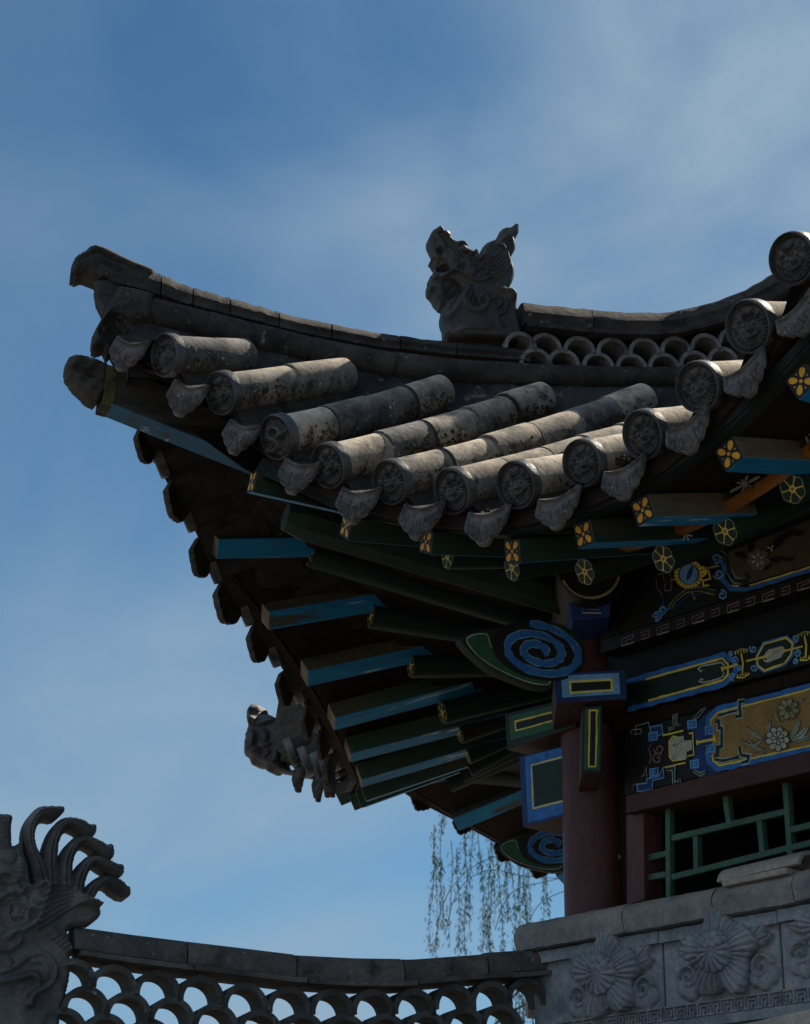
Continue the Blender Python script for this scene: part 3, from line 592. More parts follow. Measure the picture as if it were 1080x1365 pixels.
tip_piece('flared_end_tile', [(93, 373), (94, 362), (98, 352), (104, 346), (113, 341), (120, 335), (127, 333), (140, 337), (150, 342), (172, 353), (205, 366), (208, 394), (190, 396), (160, 392), (150, 400), (139, 414), (134, 402), (130, 388), (126, 380), (114, 375), (107, 373), (100, 376)], 0.0, 0.080, M['ridge'], bu=[(*hpx(140, 392), 0.05, -0.05)], st=[([hpx(104, 356), hpx(128, 346), hpx(160, 360), hpx(205, 380)], 0.008, -0.014)])
tip_piece('flared_end_tile', [(122, 468), (121, 457), (128, 443), (137, 427), (141, 416), (148, 404), (157, 389), (180, 393), (203, 399), (203, 438), (182, 438), (168, 446), (164, 460), (152, 466), (142, 478), (137, 467), (128, 470)], 0.03, 0.092, M['ridge'], bu=[(*hpx(152, 450, 0.03), 0.075, -0.085)], st=[([hpx(126, 452, .03), hpx(146, 424, .03), hpx(170, 415, .03)], 0.010, 0.012)])
# neck between the two mouths
mb = MB()
mb.prism([hp3(x, y, 0.07) for x, y in [(127, 372), (150, 372), (172, 392), (190, 425), (172, 455), (150, 425), (138, 408), (130, 392)]], V3(-HN) * 0.14); mb.build('ridge_end_block', M['mortar'], RIDGE, smooth=False, bevel=0.012)
# openwork ridge behind the dragon
o_up = curve_rh([(688, 408), (700, 410), (730, 413), (800, 420), (872, 423), (905, 418), (945, 408), (985, 393), (1010, 379), (1040, 361), (1080, 330)], 0.0)
o_lo = curve_rh([(688, 428), (700, 430), (730, 434), (800, 441), (872, 443), (905, 440), (945, 431), (985, 418), (1010, 405), (1040, 388), (1080, 358)], 0.10)
jo = [hpx(x, 415)[0] for x in (692, 783, 903, 985, 1045, 1085)]
for a, b in zip(jo[:-1], jo[1:]): cap_course('openwork_cap_tile', np.linspace(a, b + 0.004, 9), o_up, o_lo, 0.10, M['ridge'], RIDGE, 0.002)
mb = MB(); G = []
for r in np.linspace(jo[0], jo[-1], 30): hl = ih(o_lo, r); G.append([HP(r, 0.125, hl - 0.022), HP(r, 0.125, hl - 0.002), HP(r, -0.125, hl - 0.002), HP(r, -0.125, hl - 0.022), HP(r, 0.125, hl - 0.022)])
mb.grid(np.array(G)); mb.build('openwork_ledge', M['ridge'], RIDGE, smooth=False)
ring_px = [(728, 464), (773, 468), (817, 470), (860, 470), (902, 468), (942, 464), (979, 456), (715, 484), (752, 485), (798, 489), (843, 491), (886, 490), (927, 487), (965, 482), (694, 462)]
def ring(mb, c, d, up, n, ro, ri, depth):
    aa = np.linspace(R(-8), R(188), 22); G = []
    for q in aa:
        u = d * math.cos(q) + up * math.sin(q); G.append([c + u * ro, c + u * ro - n * depth, c + u * ri - n * depth, c + u * ri, c + u * ro])
    mb.grid(np.array(G)); mb.add(G[0][:4], [(3, 2, 1, 0)]); mb.add(G[-1][:4], [(0, 1, 2, 3)])
for k, p in enumerate(ring_px):
    c = hp3(*p, 0.085); mb = MB(); ring(mb, c, V3(-HD), ZUP, V3(HN), 0.074, 0.056, 0.12); mb.build('ring_tile', M['ring'], RIDGE)
mb = MB(); rs = np.linspace(hpx(1085, 450)[0], hpx(676, 450)[0], 24)
mb.grid([[HP(r, -0.05, ih(t_lo, r) - 0.05), HP(r, -0.05, ih(o_lo, r))] for r in rs]); mb.grid([[HP(r, -0.09, ih(t_lo, r) - 0.05), HP(r, -0.09, ih(o_lo, r))] for r in rs], flip=True)
mb.build('openwork_back', M['mortar'], RIDGE, smooth=False)

# ---- AB and BC sides: profile of the eave as seen along the left silhouette
eB = np.array([-2.25, -2.0, -1.6, -1.3, -0.95, -0.65, -0.4, 0.0, 0.35]); oB = np.array([2.12, 2.04, 1.90, 1.80, 1.64, 1.52, 1.44, 1.36, 1.33]); hB = np.array([3.84, 3.73, 3.49, 3.31, 3.15, 3.01, 2.92, 2.83, 2.80])
def profB(e):
    q = e if e < 0.35 else 0.7 - e; q = max(q, -2.3); return np.interp(q, eB, oB), np.interp(q, eB, hB)
def fan(e, o_e, o): # same rafter line followed inward to offset o
    return e * (S / 2 + 0.384 * max(o, 0)) / (S / 2 + 0.384 * max(o_e, 0))
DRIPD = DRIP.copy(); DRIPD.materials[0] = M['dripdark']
def tile_edge(sd, e0, e1, pitch, lift=0.0, size=0.92):
    e = e0; k = 0
    while e < e1:
        o, h = profB(e); h += lift; o2, h2 = profB(e + 0.05); o1, h1 = profB(e - 0.05)
        tg = unit(sd.P(e + 0.05, o2, h2) - sd.P(e - 0.05, o1, h1)); x = -tg; z = V3(sd.n); z = unit(z - x * (z @ x)); y = np.cross(z, x)
        if y[2] < 0: x = -x; y = np.cross(z, x)
        if k % 2 == 0:
            rz, ry = rng.normal(0, 0.10), rng.normal(0, 0.08); x1 = unit(x * math.cos(rz) + y * math.sin(rz)); z1 = unit(z + x1 * ry - y * abs(rng.normal(0.05, 0.06))); z1 = unit(z1 - x1 * (z1 @ x1)); y1 = np.cross(z1, x1)
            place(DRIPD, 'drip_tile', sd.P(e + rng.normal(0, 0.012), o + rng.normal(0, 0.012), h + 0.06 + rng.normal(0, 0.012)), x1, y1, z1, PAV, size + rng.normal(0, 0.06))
        else:
            mb = MB(); P0 = sd.P(e, o, h + 0.12); P1 = sd.P(e, o - 0.5, h + 0.33)
            mb.tube([P0, P0 + (P1 - P0) * 0.5, P1], 0.083, 20); row = mb.build('tile_row', M['dripback'], PAV)
            a = unit(P0 - P1); xx = unit(x - a * (x @ a)); place(DISC[0], 'end_disc', P0 + a * 0.02, xx, np.cross(a, xx), a, row)
        e += pitch / 2; k += 1
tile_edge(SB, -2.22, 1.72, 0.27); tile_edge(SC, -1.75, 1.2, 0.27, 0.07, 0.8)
# roof skins of the two far sides
def roof_skin(sd, e0, e1, top):
    mb = MB(); G = []
    for e in np.linspace(e0, e1, 40):
        o, h = profB(e); a = sd.P(e, o - 0.01, h + 0.10); b = top(e); ln = []
        for t in np.linspace(0, 1, 12): q = a + (b - a) * t; q[2] += 0.16 * math.sin(PI * min(1, t * 1.0)); ln.append(q)
        G.append(ln)
    mb.grid(np.array(G)); mb.grid(np.array(G) - np.array([0, 0, 0.04]), flip=True); mb.build('roof_skin', M['trough'], PAV)
CEN = A - hipA * (S / 2 / math.sin(TURN / 2))
def topB(e):
    f = np.clip((e + 2.25) / 4.4, 0, 1); r = 2.35 - 3.6 * min(1.0, f * 2) if f < 0.5 else None
    if f < 0.5: return HP(r, -0.1, ih(t_lo, r) - 0.02 + (0 if r > -0.8 else (-(r + 0.8)) * 0.55))
    p0 = HP(-1.25, -0.1, ih(t_lo, -1.25) + 0.22); q = B + hipB * (1.9 - 3.6 * (1 - f) * 2); p1 = np.array([q[0], q[1], 3.9 + 1.0 * (1 - f) * 2]); w = (f - 0.5) * 2
    return p0 * (1 - w) + p1 * w if w < 0.5 else p0 * (1 - w) + p1 * w
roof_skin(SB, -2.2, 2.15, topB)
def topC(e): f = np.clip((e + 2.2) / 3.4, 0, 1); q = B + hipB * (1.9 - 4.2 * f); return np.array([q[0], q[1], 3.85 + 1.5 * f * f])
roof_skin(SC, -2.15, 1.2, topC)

mb = MB(); ang0 = math.atan2(*(A - CEN)[::-1]); Rc = np.linalg.norm(A - CEN) * 1.05
rimp = [np.array([CEN[0] + Rc * math.cos(ang0 + k * TURN), CEN[1] + Rc * math.sin(ang0 + k * TURN), 3.30]) for k in range(8)]
ap = np.array([*CEN, 5.7]); mb.add(rimp + [ap], [(k, (k + 1) % 8, 8) for k in range(8)] + [tuple(range(8))[::-1]]); mb.build('roof_sun_block', M['trough'], PAV, smooth=False)  # plain unseen cone added inside the roof to block the sun
# ---- rafters
FW = 0.046
def bar(mb, P0, P1, side, hw, hh, mi):
    a = unit(P1 - P0); s_ = unit(side - a * (side @ a)); u = np.cross(a, s_)
    if u[2] < 0: u = -u
    mb.box((P0 + P1) / 2, (P1 - P0) / 2, s_ * hw, u * hh, mi); return a, s_, u
def fly_rafter(P0, P1, tg, hw=FW, hh=FW, flower=True, lab=None, mats=None):
    a = unit(P1 - P0); s_ = unit(tg - a * (tg @ a)); u = np.cross(a, s_)
    if u[2] < 0: u = -u; s_ = -s_
    L = np.linalg.norm(P1 - P0); mb = MB(); X_ = np.array([1.0, 0, 0]); Y_ = np.array([0, 1.0, 0])
    mb.box(X_ * L / 2, X_ * L / 2, Y_ * hw, ZUP * hh, [1, 0, 0, 0, 2, 0])
    o = mb.build('flying_rafter', mats or [M['green'], M['endw'], M['blue']], PAV, smooth=False, bevel=0.006, origin=(0, 0, EYE)); set_frame(o, P0, a, s_, u)
    if flower:
        p = Paint(P0, -a, s_ if np.cross(-a, s_) @ u > 0 else -s_)
        q = hw * 0.98
        p.poly([(-q, -q), (q, -q), (q, q), (-q, q)], 'K')
        p.petals(0, 0, q * 1.05, 4, 'E', PI / 4, None, 0.58, 1.0, 0.26); p.disc(0, 0, q * 0.15, 'E')
        for i in range(4): p.disc(q * 0.66 * math.cos(i * PI / 2), q * 0.66 * math.sin(i * PI / 2), q * 0.08, 'F')
        p.build('painted_end', o)
    return o
def round_rafter(P0, P1, r=0.055, flower=True):
    a = unit(P1 - P0); s_ = unit(np.cross(ZUP, a)); u = np.cross(a, s_); L = np.linalg.norm(P1 - P0)
    mb = MB(); mb.tube([np.array([q, 0, 0]) for q in (0, L / 2, L)], r, 22); o = mb.build('round_rafter', M['green'], PAV, origin=(0, 0, EYE)); set_frame(o, P0, a, s_, u)
    if flower:
        a = unit(P0 - P1); x = unit(np.cross(ZUP, a)); p = Paint(P0, a, x)
        p.disc(0, 0, r * 0.98, 'K'); p.petals(0, 0, r * 0.97, 6, 'D', 0.5, 'S', 0.86, 1.0, 0.24); p.disc(0, 0, r * 0.24, 'Y'); p.disc(0, 0, r * 0.12, 'R')
        for i in range(6): b = 0.5 + PI / 6 + i * PI / 3; p.line([(r * 0.25 * math.cos(b), r * 0.25 * math.sin(b)), (r * 0.9 * math.cos(b), r * 0.9 * math.sin(b))], 0.004, 'Y')
        p.build('painted_end', o)
    return o
Ff_px = [(336, 642), (461, 702), (568, 722), (683, 735), (778, 712), (857, 680), (972, 605), (1068, 508)]
FFv = np.array([curve_hit(*p, SF, 1.33, 0.36) for p in Ff_px])
FFv = np.vstack([FFv, [FFv[-1] + [0.36, 0.04, 0.19], FFv[-1] + [0.72, 0.1, 0.42]]])
def ffx(e): return np.interp(e, FFv[:, 0], FFv[:, 1]), np.interp(e, FFv[:, 0], FFv[:, 2])
rfx_e = np.array([-2.05, -1.77, -1.37, -0.97, -0.56, -0.26, 0.06, 0.4, 0.8]); rfx_h = np.array([3.22, 3.078, 2.919, 2.797, 2.74, 2.767, 2.839, 2.95, 3.10])
OR_ = 0.9
def rin(e): return np.interp(e, rfx_e, rfx_h)
for k, (e, o, h) in enumerate(FFv):
    o1, h1 = ffx(e - 0.1); o2, h2 = ffx(e + 0.1); tg = unit(SF.P(e + 0.1, o2, h2) - SF.P(e - 0.1, o1, h1))
    ei = fan(e, o, OR_ - 0.25); P0 = SF.P(e, o, h); P1 = SF.P(ei, OR_ - 0.1, rin(fan(e, o, OR_)) + 0.11)
    fly_rafter(P0, P1, tg, mats=[M['brown'] if k >= 5 else M['green'], M['endw'], M['blue']])
rr_px = [(500, 716), (597, 742), (683, 757), (780, 762), (885, 745), (967, 708), (1057, 652)]
WH = 3.22
RR = []
for k, p in enumerate(rr_px):
    P = hit(*p, A + nf * OR_, nf); e = (P[:2] - A) @ df - SF.mid; RR.append((e, P[2])); ew = max(fan(e, OR_, 0) , -1.66)
    round_rafter(P, SF.P(ew, 0.0, WH))
for e in (0.42, 0.75): round_rafter(SF.P(e, OR_, rin(e)), SF.P(e * 0.9, 0, WH), flower=False)
# AB rafters
fb_e = np.array([-1.45, -1.1, -0.75, -0.4, -0.05, 0.3, 0.65]); fb_px = [(285, 727), (353, 822), (405, 897), (441, 956), (463, 1000), (478, 1034), (493, 1068)]
fb_in = [(415, 725), (495, 798), (548, 866), (590, 917), (612, 962), (622, 992), (632, 1027)]
rb_px = [(422, 738), (494, 820), (548, 886), (597, 948), (615, 975), (627, 1003), (632, 1030)]
def skew(e): q = e if e < 0.5 else 1.0 - e; k = np.interp(q, [-1.45, -0.4, 0.3, 0.5], [0.42, 0.34, 0.14, 0.0]); return k if e < 0.5 else -k
FBv = []; RBv = []
def sbhit(p, e): P = hit(*p, A + db * (e + SB.mid), db); return (P[:2] - A) @ nb, P[2]
for e, p, q, r in zip(fb_e, fb_px, fb_in, rb_px):
    FBv.append((e, *sbhit(p, e))); ei = e + skew(e) * 0.48; RBv.append((ei, *sbhit(q, ei), *sbhit(r, ei)))
FBv = np.array(FBv); RBv = np.array(RBv)
def fbx(e): q = e if e < 0.5 else 1.0 - e; q = np.clip(q, -1.45, 0.5); s_ = max(0.0, -1.45 - (e if e < 0.5 else 1.0 - e)); return np.interp(q, FBv[:, 0], FBv[:, 1]) + 0.5 * s_, np.interp(q, FBv[:, 0], FBv[:, 2]) + 0.75 * s_
def rbx(e):
    q = e if e < 0.5 else 1.0 - e; s_ = max(0.0, -1.35 - q); return np.interp(q, RBv[:, 0], RBv[:, 1]) + 0.5 * s_, np.interp(q, RBv[:, 0], RBv[:, 2]) + 0.4 * s_, np.interp(q, RBv[:, 0], RBv[:, 4]) + 0.35 * s_
def side_rafter(sd, e, mirrored=False):
    o, h = fbx(e); o1, h1 = fbx(e - 0.15); o2, h2 = fbx(e + 0.15); tg = unit(sd.P(e + 0.15, o2, h2) - sd.P(e - 0.15, o1, h1))
    ei = e + skew(e) * 0.48; ri, hi, hr = rbx(ei); P0 = sd.P(e, o, h); P1 = sd.P(ei, ri, hi); Pm = P1 + unit(P1 - P0) * 0.25
    fly_rafter(P0, Pm, tg, 0.05, 0.05, flower=False, mats=[M['brown'] if e < -0.5 and sd is SB else M['sidegreen'], M['endw'], M['blue']])
    round_rafter(sd.P(ei, ri, hr - 0.01), sd.P(np.clip(ei + skew(e) * ri, -1.62, 1.62), 0.0, WH), 0.058, flower=True)
for e in fb_e: side_rafter(SB, e)
for e in (1.0, 1.35, 1.7): side_rafter(SB, e)
for e in (-1.45, -1.1, -0.75, -0.4, -0.05, 0.3, 0.65): side_rafter(SC, e)
# soffit boards: outer strip over the flying rafters, inner strip over the round ones
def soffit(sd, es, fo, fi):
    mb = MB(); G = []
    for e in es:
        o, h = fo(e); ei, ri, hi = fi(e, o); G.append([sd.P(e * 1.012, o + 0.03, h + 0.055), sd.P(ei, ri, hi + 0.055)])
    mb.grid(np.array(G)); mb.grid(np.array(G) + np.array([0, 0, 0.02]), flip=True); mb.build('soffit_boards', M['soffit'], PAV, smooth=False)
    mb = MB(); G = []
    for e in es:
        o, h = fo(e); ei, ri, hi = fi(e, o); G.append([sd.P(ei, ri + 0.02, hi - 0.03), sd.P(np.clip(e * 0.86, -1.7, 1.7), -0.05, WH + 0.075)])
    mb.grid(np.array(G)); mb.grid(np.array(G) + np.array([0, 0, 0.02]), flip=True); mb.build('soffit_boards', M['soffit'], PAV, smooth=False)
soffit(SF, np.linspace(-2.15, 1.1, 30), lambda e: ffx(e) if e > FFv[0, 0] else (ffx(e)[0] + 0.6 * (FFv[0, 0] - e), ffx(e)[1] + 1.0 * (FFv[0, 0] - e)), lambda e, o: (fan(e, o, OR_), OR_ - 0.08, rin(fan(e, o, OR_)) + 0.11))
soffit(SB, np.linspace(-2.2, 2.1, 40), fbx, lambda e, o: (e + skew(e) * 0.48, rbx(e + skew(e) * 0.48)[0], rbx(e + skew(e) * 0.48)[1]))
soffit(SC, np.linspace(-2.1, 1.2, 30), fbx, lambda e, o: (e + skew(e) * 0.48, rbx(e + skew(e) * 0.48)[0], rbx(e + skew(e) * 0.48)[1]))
# eave boards under the tile edge
def strip(name, P, off, mt, hw, hh):
    mb = MB(); G = []
    for i, p in enumerate(P):
        t = unit(P[min(i + 1, len(P) - 1)] - P[max(i - 1, 0)]); y = unit(ZUP - t * t[2]); x = np.cross(t, y)
        G.append([p + x * a * hw + y * b * hh for a, b in ((-1, -1), (1, -1), (1, 1), (-1, 1), (-1, -1))])
    mb.grid(np.array(G)); return mb.build(name, mt, PAV, smooth=False)
ee = np.linspace(-1.9, 1.1, 40)
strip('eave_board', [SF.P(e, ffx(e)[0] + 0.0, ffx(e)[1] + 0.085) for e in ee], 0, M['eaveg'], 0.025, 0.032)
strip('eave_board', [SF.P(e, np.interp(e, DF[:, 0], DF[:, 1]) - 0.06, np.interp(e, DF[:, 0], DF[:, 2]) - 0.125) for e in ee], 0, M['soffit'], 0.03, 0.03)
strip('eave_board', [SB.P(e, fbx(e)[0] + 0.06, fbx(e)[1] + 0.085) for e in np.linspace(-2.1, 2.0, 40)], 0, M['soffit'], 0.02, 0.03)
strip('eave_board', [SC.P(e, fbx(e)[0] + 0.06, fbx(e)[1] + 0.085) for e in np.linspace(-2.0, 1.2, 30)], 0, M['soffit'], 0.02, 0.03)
op = [hit(x, y, A + nf * (OR_ + 0.05), nf) for x, y in [(700, 737), (745, 740), (800, 735), (860, 722), (920, 701), (985, 668), (1040, 633), (1090, 592), (1130, 552)]]
op = smooth_pts(op, 4)
strip('orange_board', op, 0, M['orange'], 0.02, 0.016)
mb = MB(); mb.grid([[p - V3(nf) * 0.03 + ZUP * 0.0, p - V3(nf) * 0.03 + ZUP * 0.15] for p in op], flip=True); clb = mb.build('closing_board', M['black'], PAV, smooth=False)
for x, y, r in ((993, 646, 23), (1071, 576, 23), (914, 712, 10)):
    pt = Paint(A + nf * (OR_ + 0.025), nf).crop(0, 0, 1); pt.petals(x, y, r, 8, 'W', 0.3, None, 0.22, 1.0, 0.1); pt.disc(x, y, r * 0.16, 'W'); pt.build('painted_flower', clb)

# ---- corner beam under the hip, from the tip to the column
TP = hit(120, 512, HO + HN * 0.02, HN); BD = unit(TP[:2] - A); BN = np.array([-BD[1], BD[0]])
if BN @ nf < 0: BN = -BN
def bp(px, py, w): P = hit(px, py, A + BN * w, BN); return P
mb = MB(); w = 0.075
top = [bp(145, 486, w), bp(200, 505, w), bp(270, 540, w), bp(345, 590, w), bp(420, 640, w)]; low = [bp(138, 533, w), bp(200, 558, w), bp(270, 586, w), bp(338, 613, w), bp(420, 645, w)]
bk = V3(-BN) * 0.15
G = [[t_, l_, l_ + bk, t_ + bk, t_] for t_, l_ in zip(top, low)]
o0 = len(mb.f); mb.grid(np.array(G), flip=False); mb.m = [(0, 1, 0, 0)[i % 4] for i in range(len(mb.f))]
mb.add(G[0][:4], [(0, 3, 2, 1)]); mb.m[-1] = 2
CB = mb.build('corner_beam', [M['log'], M['blueworn'], M['lichen']], PAV, smooth=False, bevel=0.006)
mb = MB(); mb.prism([bp(x, y, w + 0.004) for x, y in [(143, 486), (157, 489), (156, 520), (152, 538), (138, 534)]], V3(-BN) * 0.158); mb.build('lichen_patch', M['lichen'], CB, smooth=False, bevel=0.004)
mb = MB(); stub = [(88, 486), (92, 480), (110, 479), (136, 488), (141, 493), (140, 518), (126, 541), (108, 528), (88, 504)]
cvt = lambda x, y: ((bp(x, y, 0.0)[:2] - A) @ BD, bp(x, y, 0.0)[2])
relief_slab(mb, np.array([*A, 0.0]), V3(BD), ZUP, V3(BN), [[cvt(*q) for q in smooth_pts(stub, 2, True)]], [], 0.068, 0.03, 0.004, edge=0.45, extra=lambda U, Vv: 0.007 * np.sin(Vv * 150 + 3 * np.sin(U * 20)) + 0.006 * np.sin(U * 90 + Vv * 60) - 0.03 * np.exp(-((U - cvt(118, 505)[0]) / 0.05) ** 2 - ((Vv - cvt(118, 505)[1]) / 0.02) ** 2)); mb.build('beam_stub', M['log'], CB, angle=60)
# lower corner beam: eight sided green end
q0 = hit(380, 688, A, BN); q1 = np.array([*A, 3.02]) - V3(BD) * 0.05
mb = MB(); mb.tube([q0, q0 + (q1 - q0) * 0.06, q1], [0.062, 0.085, 0.085], 8, up=ZUP); mb.build('lower_corner_beam', M['green'], PAV, smooth=False, bevel=0.005)

# ---- front wall: purlin, painted boards, rail, frieze, lintel
def wbox(name, px_pts, o, depth, mt, parent=PAV, bevel=0.006):
    P = [hit(x, y, A + nf * o, nf) for x, y in px_pts]; mb = MB(); mb.prism(P, V3(-nf) * depth); return mb.build(name, mt, parent, smooth=False, bevel=bevel)
XR = 1480
def yl(p, q, x): return p[1] + (q[1] - p[1]) * (x - p[0]) / (q[0] - p[0])
def band(name, la, lb, x0, o, depth, mt, **k):
    """board between two edge lines given by their photo pixels"""
    return wbox(name, [(x0, yl(*la, x0)), (XR, yl(*la, XR)), (XR, yl(*lb, XR)), (x0, yl(*lb, x0))], o, depth, mt, **k)
L_pan = ((900, 705), (1041, 652)); L_mt = ((823, 845), (1041, 776)); L_mb = ((823, 864), (1041, 795))
L_rt = ((840, 905), (964, 872)); L_rb = ((840, 947), (967, 914)); L_ft = ((840, 972), (1080, 908)); L_fb = ((851, 1056), (1080, 1000)); L_lb = ((855, 1080), (1080, 1029))
pb = band('painted_purlin_board', L_pan, L_mt, 800, 0.10, 0.2, M['black']); mbd = band('meander_board', L_mt, L_mb, 800, 0.13, 0.2, M['black'])
band('recess_board', L_mb, L_rt, 800, 0.02, 0.1, M['black']); rb = band('painted_rail', L_rt, L_rb, 812, 0.10, 0.18, M['black'])
band('recess_board', L_rb, L_ft, 815, 0.05, 0.1, M['soffit']); fz = band('painted_frieze', L_ft, L_fb, 832, 0.10, 0.2, M['black']); band('lintel', L_fb, L_lb, 834, 0.115, 0.2, M['redbeam'])
# purlin crossing at the column, seen from its end
pc = hit(787, 760, A - db * 0.42, db); mb = MB(); mb.tube([pc, pc + V3(db) * 0.03, pc + V3(db) * 1.2], [0.135, 0.145, 0.145], 32); pu = mb.build('purlin_end', M['black'], PAV)
p = Paint(pc, -db); p.line([(0.125 * math.cos(a), 0.125 * math.sin(a)) for a in np.linspace(R(200), R(345), 18)], 0.010, 'F'); p.build('painted_end', pu)
mb = MB(); pts = [hit(x, y, A - db * 0.34, db) for x, y in [(757, 786), (815, 800), (813, 822), (762, 828)]]; mb.prism(pts, V3(db) * 0.5); blk = mb.build('purlin_block', [M['pN']], PAV, smooth=False, bevel=0.006)
p = Paint(A - db * 0.345, -db).crop(480, 560, 3); p.line([(890, 775), (890, 735), (955, 735)], 0.006, 'G'); p.line([(960, 745), (920, 748), (920, 760), (960, 758)], 0.006, 'R'); p.line([(890, 772), (965, 772)], 0.005, 'W'); p.build('painted_face', blk)

# column
cb_ = hit(791, 1100, A - nf * 0.0, nf); cxy = cb_[:2]
mb = MB(); mb.tube([np.array([*cxy, z]) for z in (-0.2, 1.0, 1.6, 2.2, 2.55, 3.1)], [0.140, 0.137, 0.135, 0.132, 0.130, 0.128], 36); COLM = mb.build('column', M['red'], PAV)
# tie beams: ends that pass through the column
def rect_face(pts4, P0, n, depth, name, mats):
    P = [hit(x, y, P0, n) for x, y in pts4]; mb = MB(); mb.prism(P, -V3(n) * depth, 0, 1); return mb.build(name, mats, PAV, smooth=False, bevel=0.004)
parts_corner = []
n_ = -db; P0 = A - db * 0.40
b1 = rect_face([(739, 898), (834, 892), (836, 932), (741, 937)], P0, n_, 0.42, 'tie_beam_end', [M['pN'], M['redbeam']])
p = Paint(P0, n_).crop(0, 0, 1)
p.poly([(748, 901), (825, 897), (827, 925), (750, 930)], 'B' if 0 else 'L'); p.line([(760, 909), (815, 906), (816, 920), (761, 924)], 0.008, 'Y', True); p.poly([(761.5, 910.5), (814, 908), (814.5, 918.5), (762, 922)], 'K'); p.build('painted_face', b1)
P0 = A - db * 0.37
b2 = rect_face([(777, 941), (803, 940), (802, 1030), (775, 1030)], P0, n_, 0.36, 'hanging_beam_end', [M['pD'], M['redbeam']])
p = Paint(P0, n_).crop(0, 0, 1); p.poly([(780, 945), (800, 944), (799, 1026), (778, 1026)], 'G'); p.line([(786, 947), (796, 947), (794, 1022), (785, 1022)], 0.006, 'Y', True); p.poly([(787.5, 949), (794.5, 949), (793, 1020), (786.5, 1020)], 'K'); p.build('painted_face', b2)
P0 = A + nf * 0.15
b3 = rect_face([(673, 951), (765, 929), (768, 968), (676, 1000)], P0, nf, 0.24, 'tie_beam_end', [M['pD'], M['redbeam']])
p = Paint(P0, nf).crop(0, 0, 1); p.poly([(679, 955), (765, 934), (767, 963), (681, 987)], 'G'); p.line([(765, 942), (687, 962), (688, 974), (766, 953)], 0.007, 'Y'); p.poly([(765, 944), (688.5, 964), (689, 972), (766, 951.5)], 'K'); p.build('painted_face', b3)
P0 = A + nf * 0.11
b4 = rect_face([(692, 1009), (765, 991), (768, 1084), (697, 1103)], P0, nf, 0.22, 'painted_beam_end', [M['pN'], M['redbeam']])
p = Paint(P0, nf).crop(0, 0, 1); p.poly([(700, 1009), (766, 992), (766, 1081), (704, 1097)], 'B'); p.line([(766, 1005), (708.5, 1020), (711, 1078), (766, 1064)], 0.007, 'Y'); p.poly([(766, 1007), (710.5, 1021.5), (713, 1075.5), (766, 1062)], 'D'); p.build('painted_face', b4)
# cloud scroll at the end of the diagonal beam
SP0 = A + BN * 0.30 + BD * 0.1; n_s = BN
oc = [(614, 850), (632, 841), (664, 836), (700, 829), (735, 829), (762, 839), (779, 860), (781, 880), (768, 893), (740, 905), (735, 917), (712, 916), (690, 908), (655, 893), (634, 876), (620, 862)]
oc = smooth_pts(oc, 4, True)
P = [hit(x, y, SP0, n_s) for x, y in oc]; mb = MB(); mb.prism(P, -V3(n_s) * 0.06, 0, 1); b5 = mb.build('scroll_beam_end', [M['pD'], M['eaveg']], PAV, smooth=False, bevel=0.006)
p = Paint(SP0, n_s).crop(0, 0, 1)
inn = smooth_pts([(622, 851), (648, 845), (655, 862), (676, 885), (705, 900), (732, 906), (728, 913), (700, 908), (660, 890), (635, 872)], 3, True); p.poly(inn, 'G'); p.line(inn, 0.004, 'W', True)
def sp(cx, cy, a, b, rot, t0, t1, k0, k1, n=70):
    o = []
    for i in range(n):
        f = i / (n - 1); t = t0 + (t1 - t0) * f; k = k0 + (k1 - k0) * f; x = a * k * math.cos(t); y = b * k * math.sin(t); o.append((cx + x * math.cos(rot) - y * math.sin(rot), cy + x * math.sin(rot) + y * math.cos(rot)))
    return o
p.poly(sp(718, 868, 64, 38, R(14), 0, 2 * PI, 1, 1, 40), 'K')
s1 = sp(718, 868, 62, 36, R(14), R(250), R(250 + 850), 0.97, 0.12); p.oline(s1, 0.028, 'B', 'L', 0.0028)
p.build('painted_face', b5)
pk = hit(820, 1146, cxy - nf * 0.0, nf); pk = pk + V3(unit(pk[:2] - cxy)) * 0.0
q_ = unit(np.array([0.10, -0.137])); mb = MB(); cc = np.array([cxy[0] + 0.0935, cxy[1] - 0.094, pk[2] + 0.01]); nn_ = unit(V3(cc[:2] - cxy)); xx_ = np.cross(ZUP, nn_)
mb.add([cc + nn_ * 0.006 + xx_ * 0.010 * math.cos(a) * (1 + 0.2 * math.sin(3 * a)) + ZUP * 0.011 * math.sin(a) for a in np.linspace(0, 2 * PI, 13)[:-1]], [tuple(range(12))]); mb.build('pale_knot', M['pV'], COLM, smooth=False)
parts_corner = [COLM, b1, b2, b3, b4, b5, pu]
XB = Matrix.Translation(Vector((B[0] + 0.40, B[1], 0))) @ Matrix.Rotation(-TURN, 4, 'Z') @ Matrix.Translation(Vector((-A[0], -A[1], 0)))
for o in parts_corner: copy_part(o, XB, PAV)
# AB wall behind the eave (dark boards and beams)
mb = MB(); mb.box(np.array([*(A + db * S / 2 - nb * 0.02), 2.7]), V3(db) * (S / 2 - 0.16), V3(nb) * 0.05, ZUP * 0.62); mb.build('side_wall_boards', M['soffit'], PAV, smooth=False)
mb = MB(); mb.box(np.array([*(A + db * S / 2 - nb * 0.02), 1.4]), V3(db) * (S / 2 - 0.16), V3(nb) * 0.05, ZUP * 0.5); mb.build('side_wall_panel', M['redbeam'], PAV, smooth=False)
mb = MB(); mb.box(np.array([*(B + dc * S / 2 - nc * 0.02), 2.2]), V3(dc) * (S / 2 - 0.16), V3(nc) * 0.05, ZUP * 1.1); mb.build('side_wall_boards', M['soffit'], PAV, smooth=False)
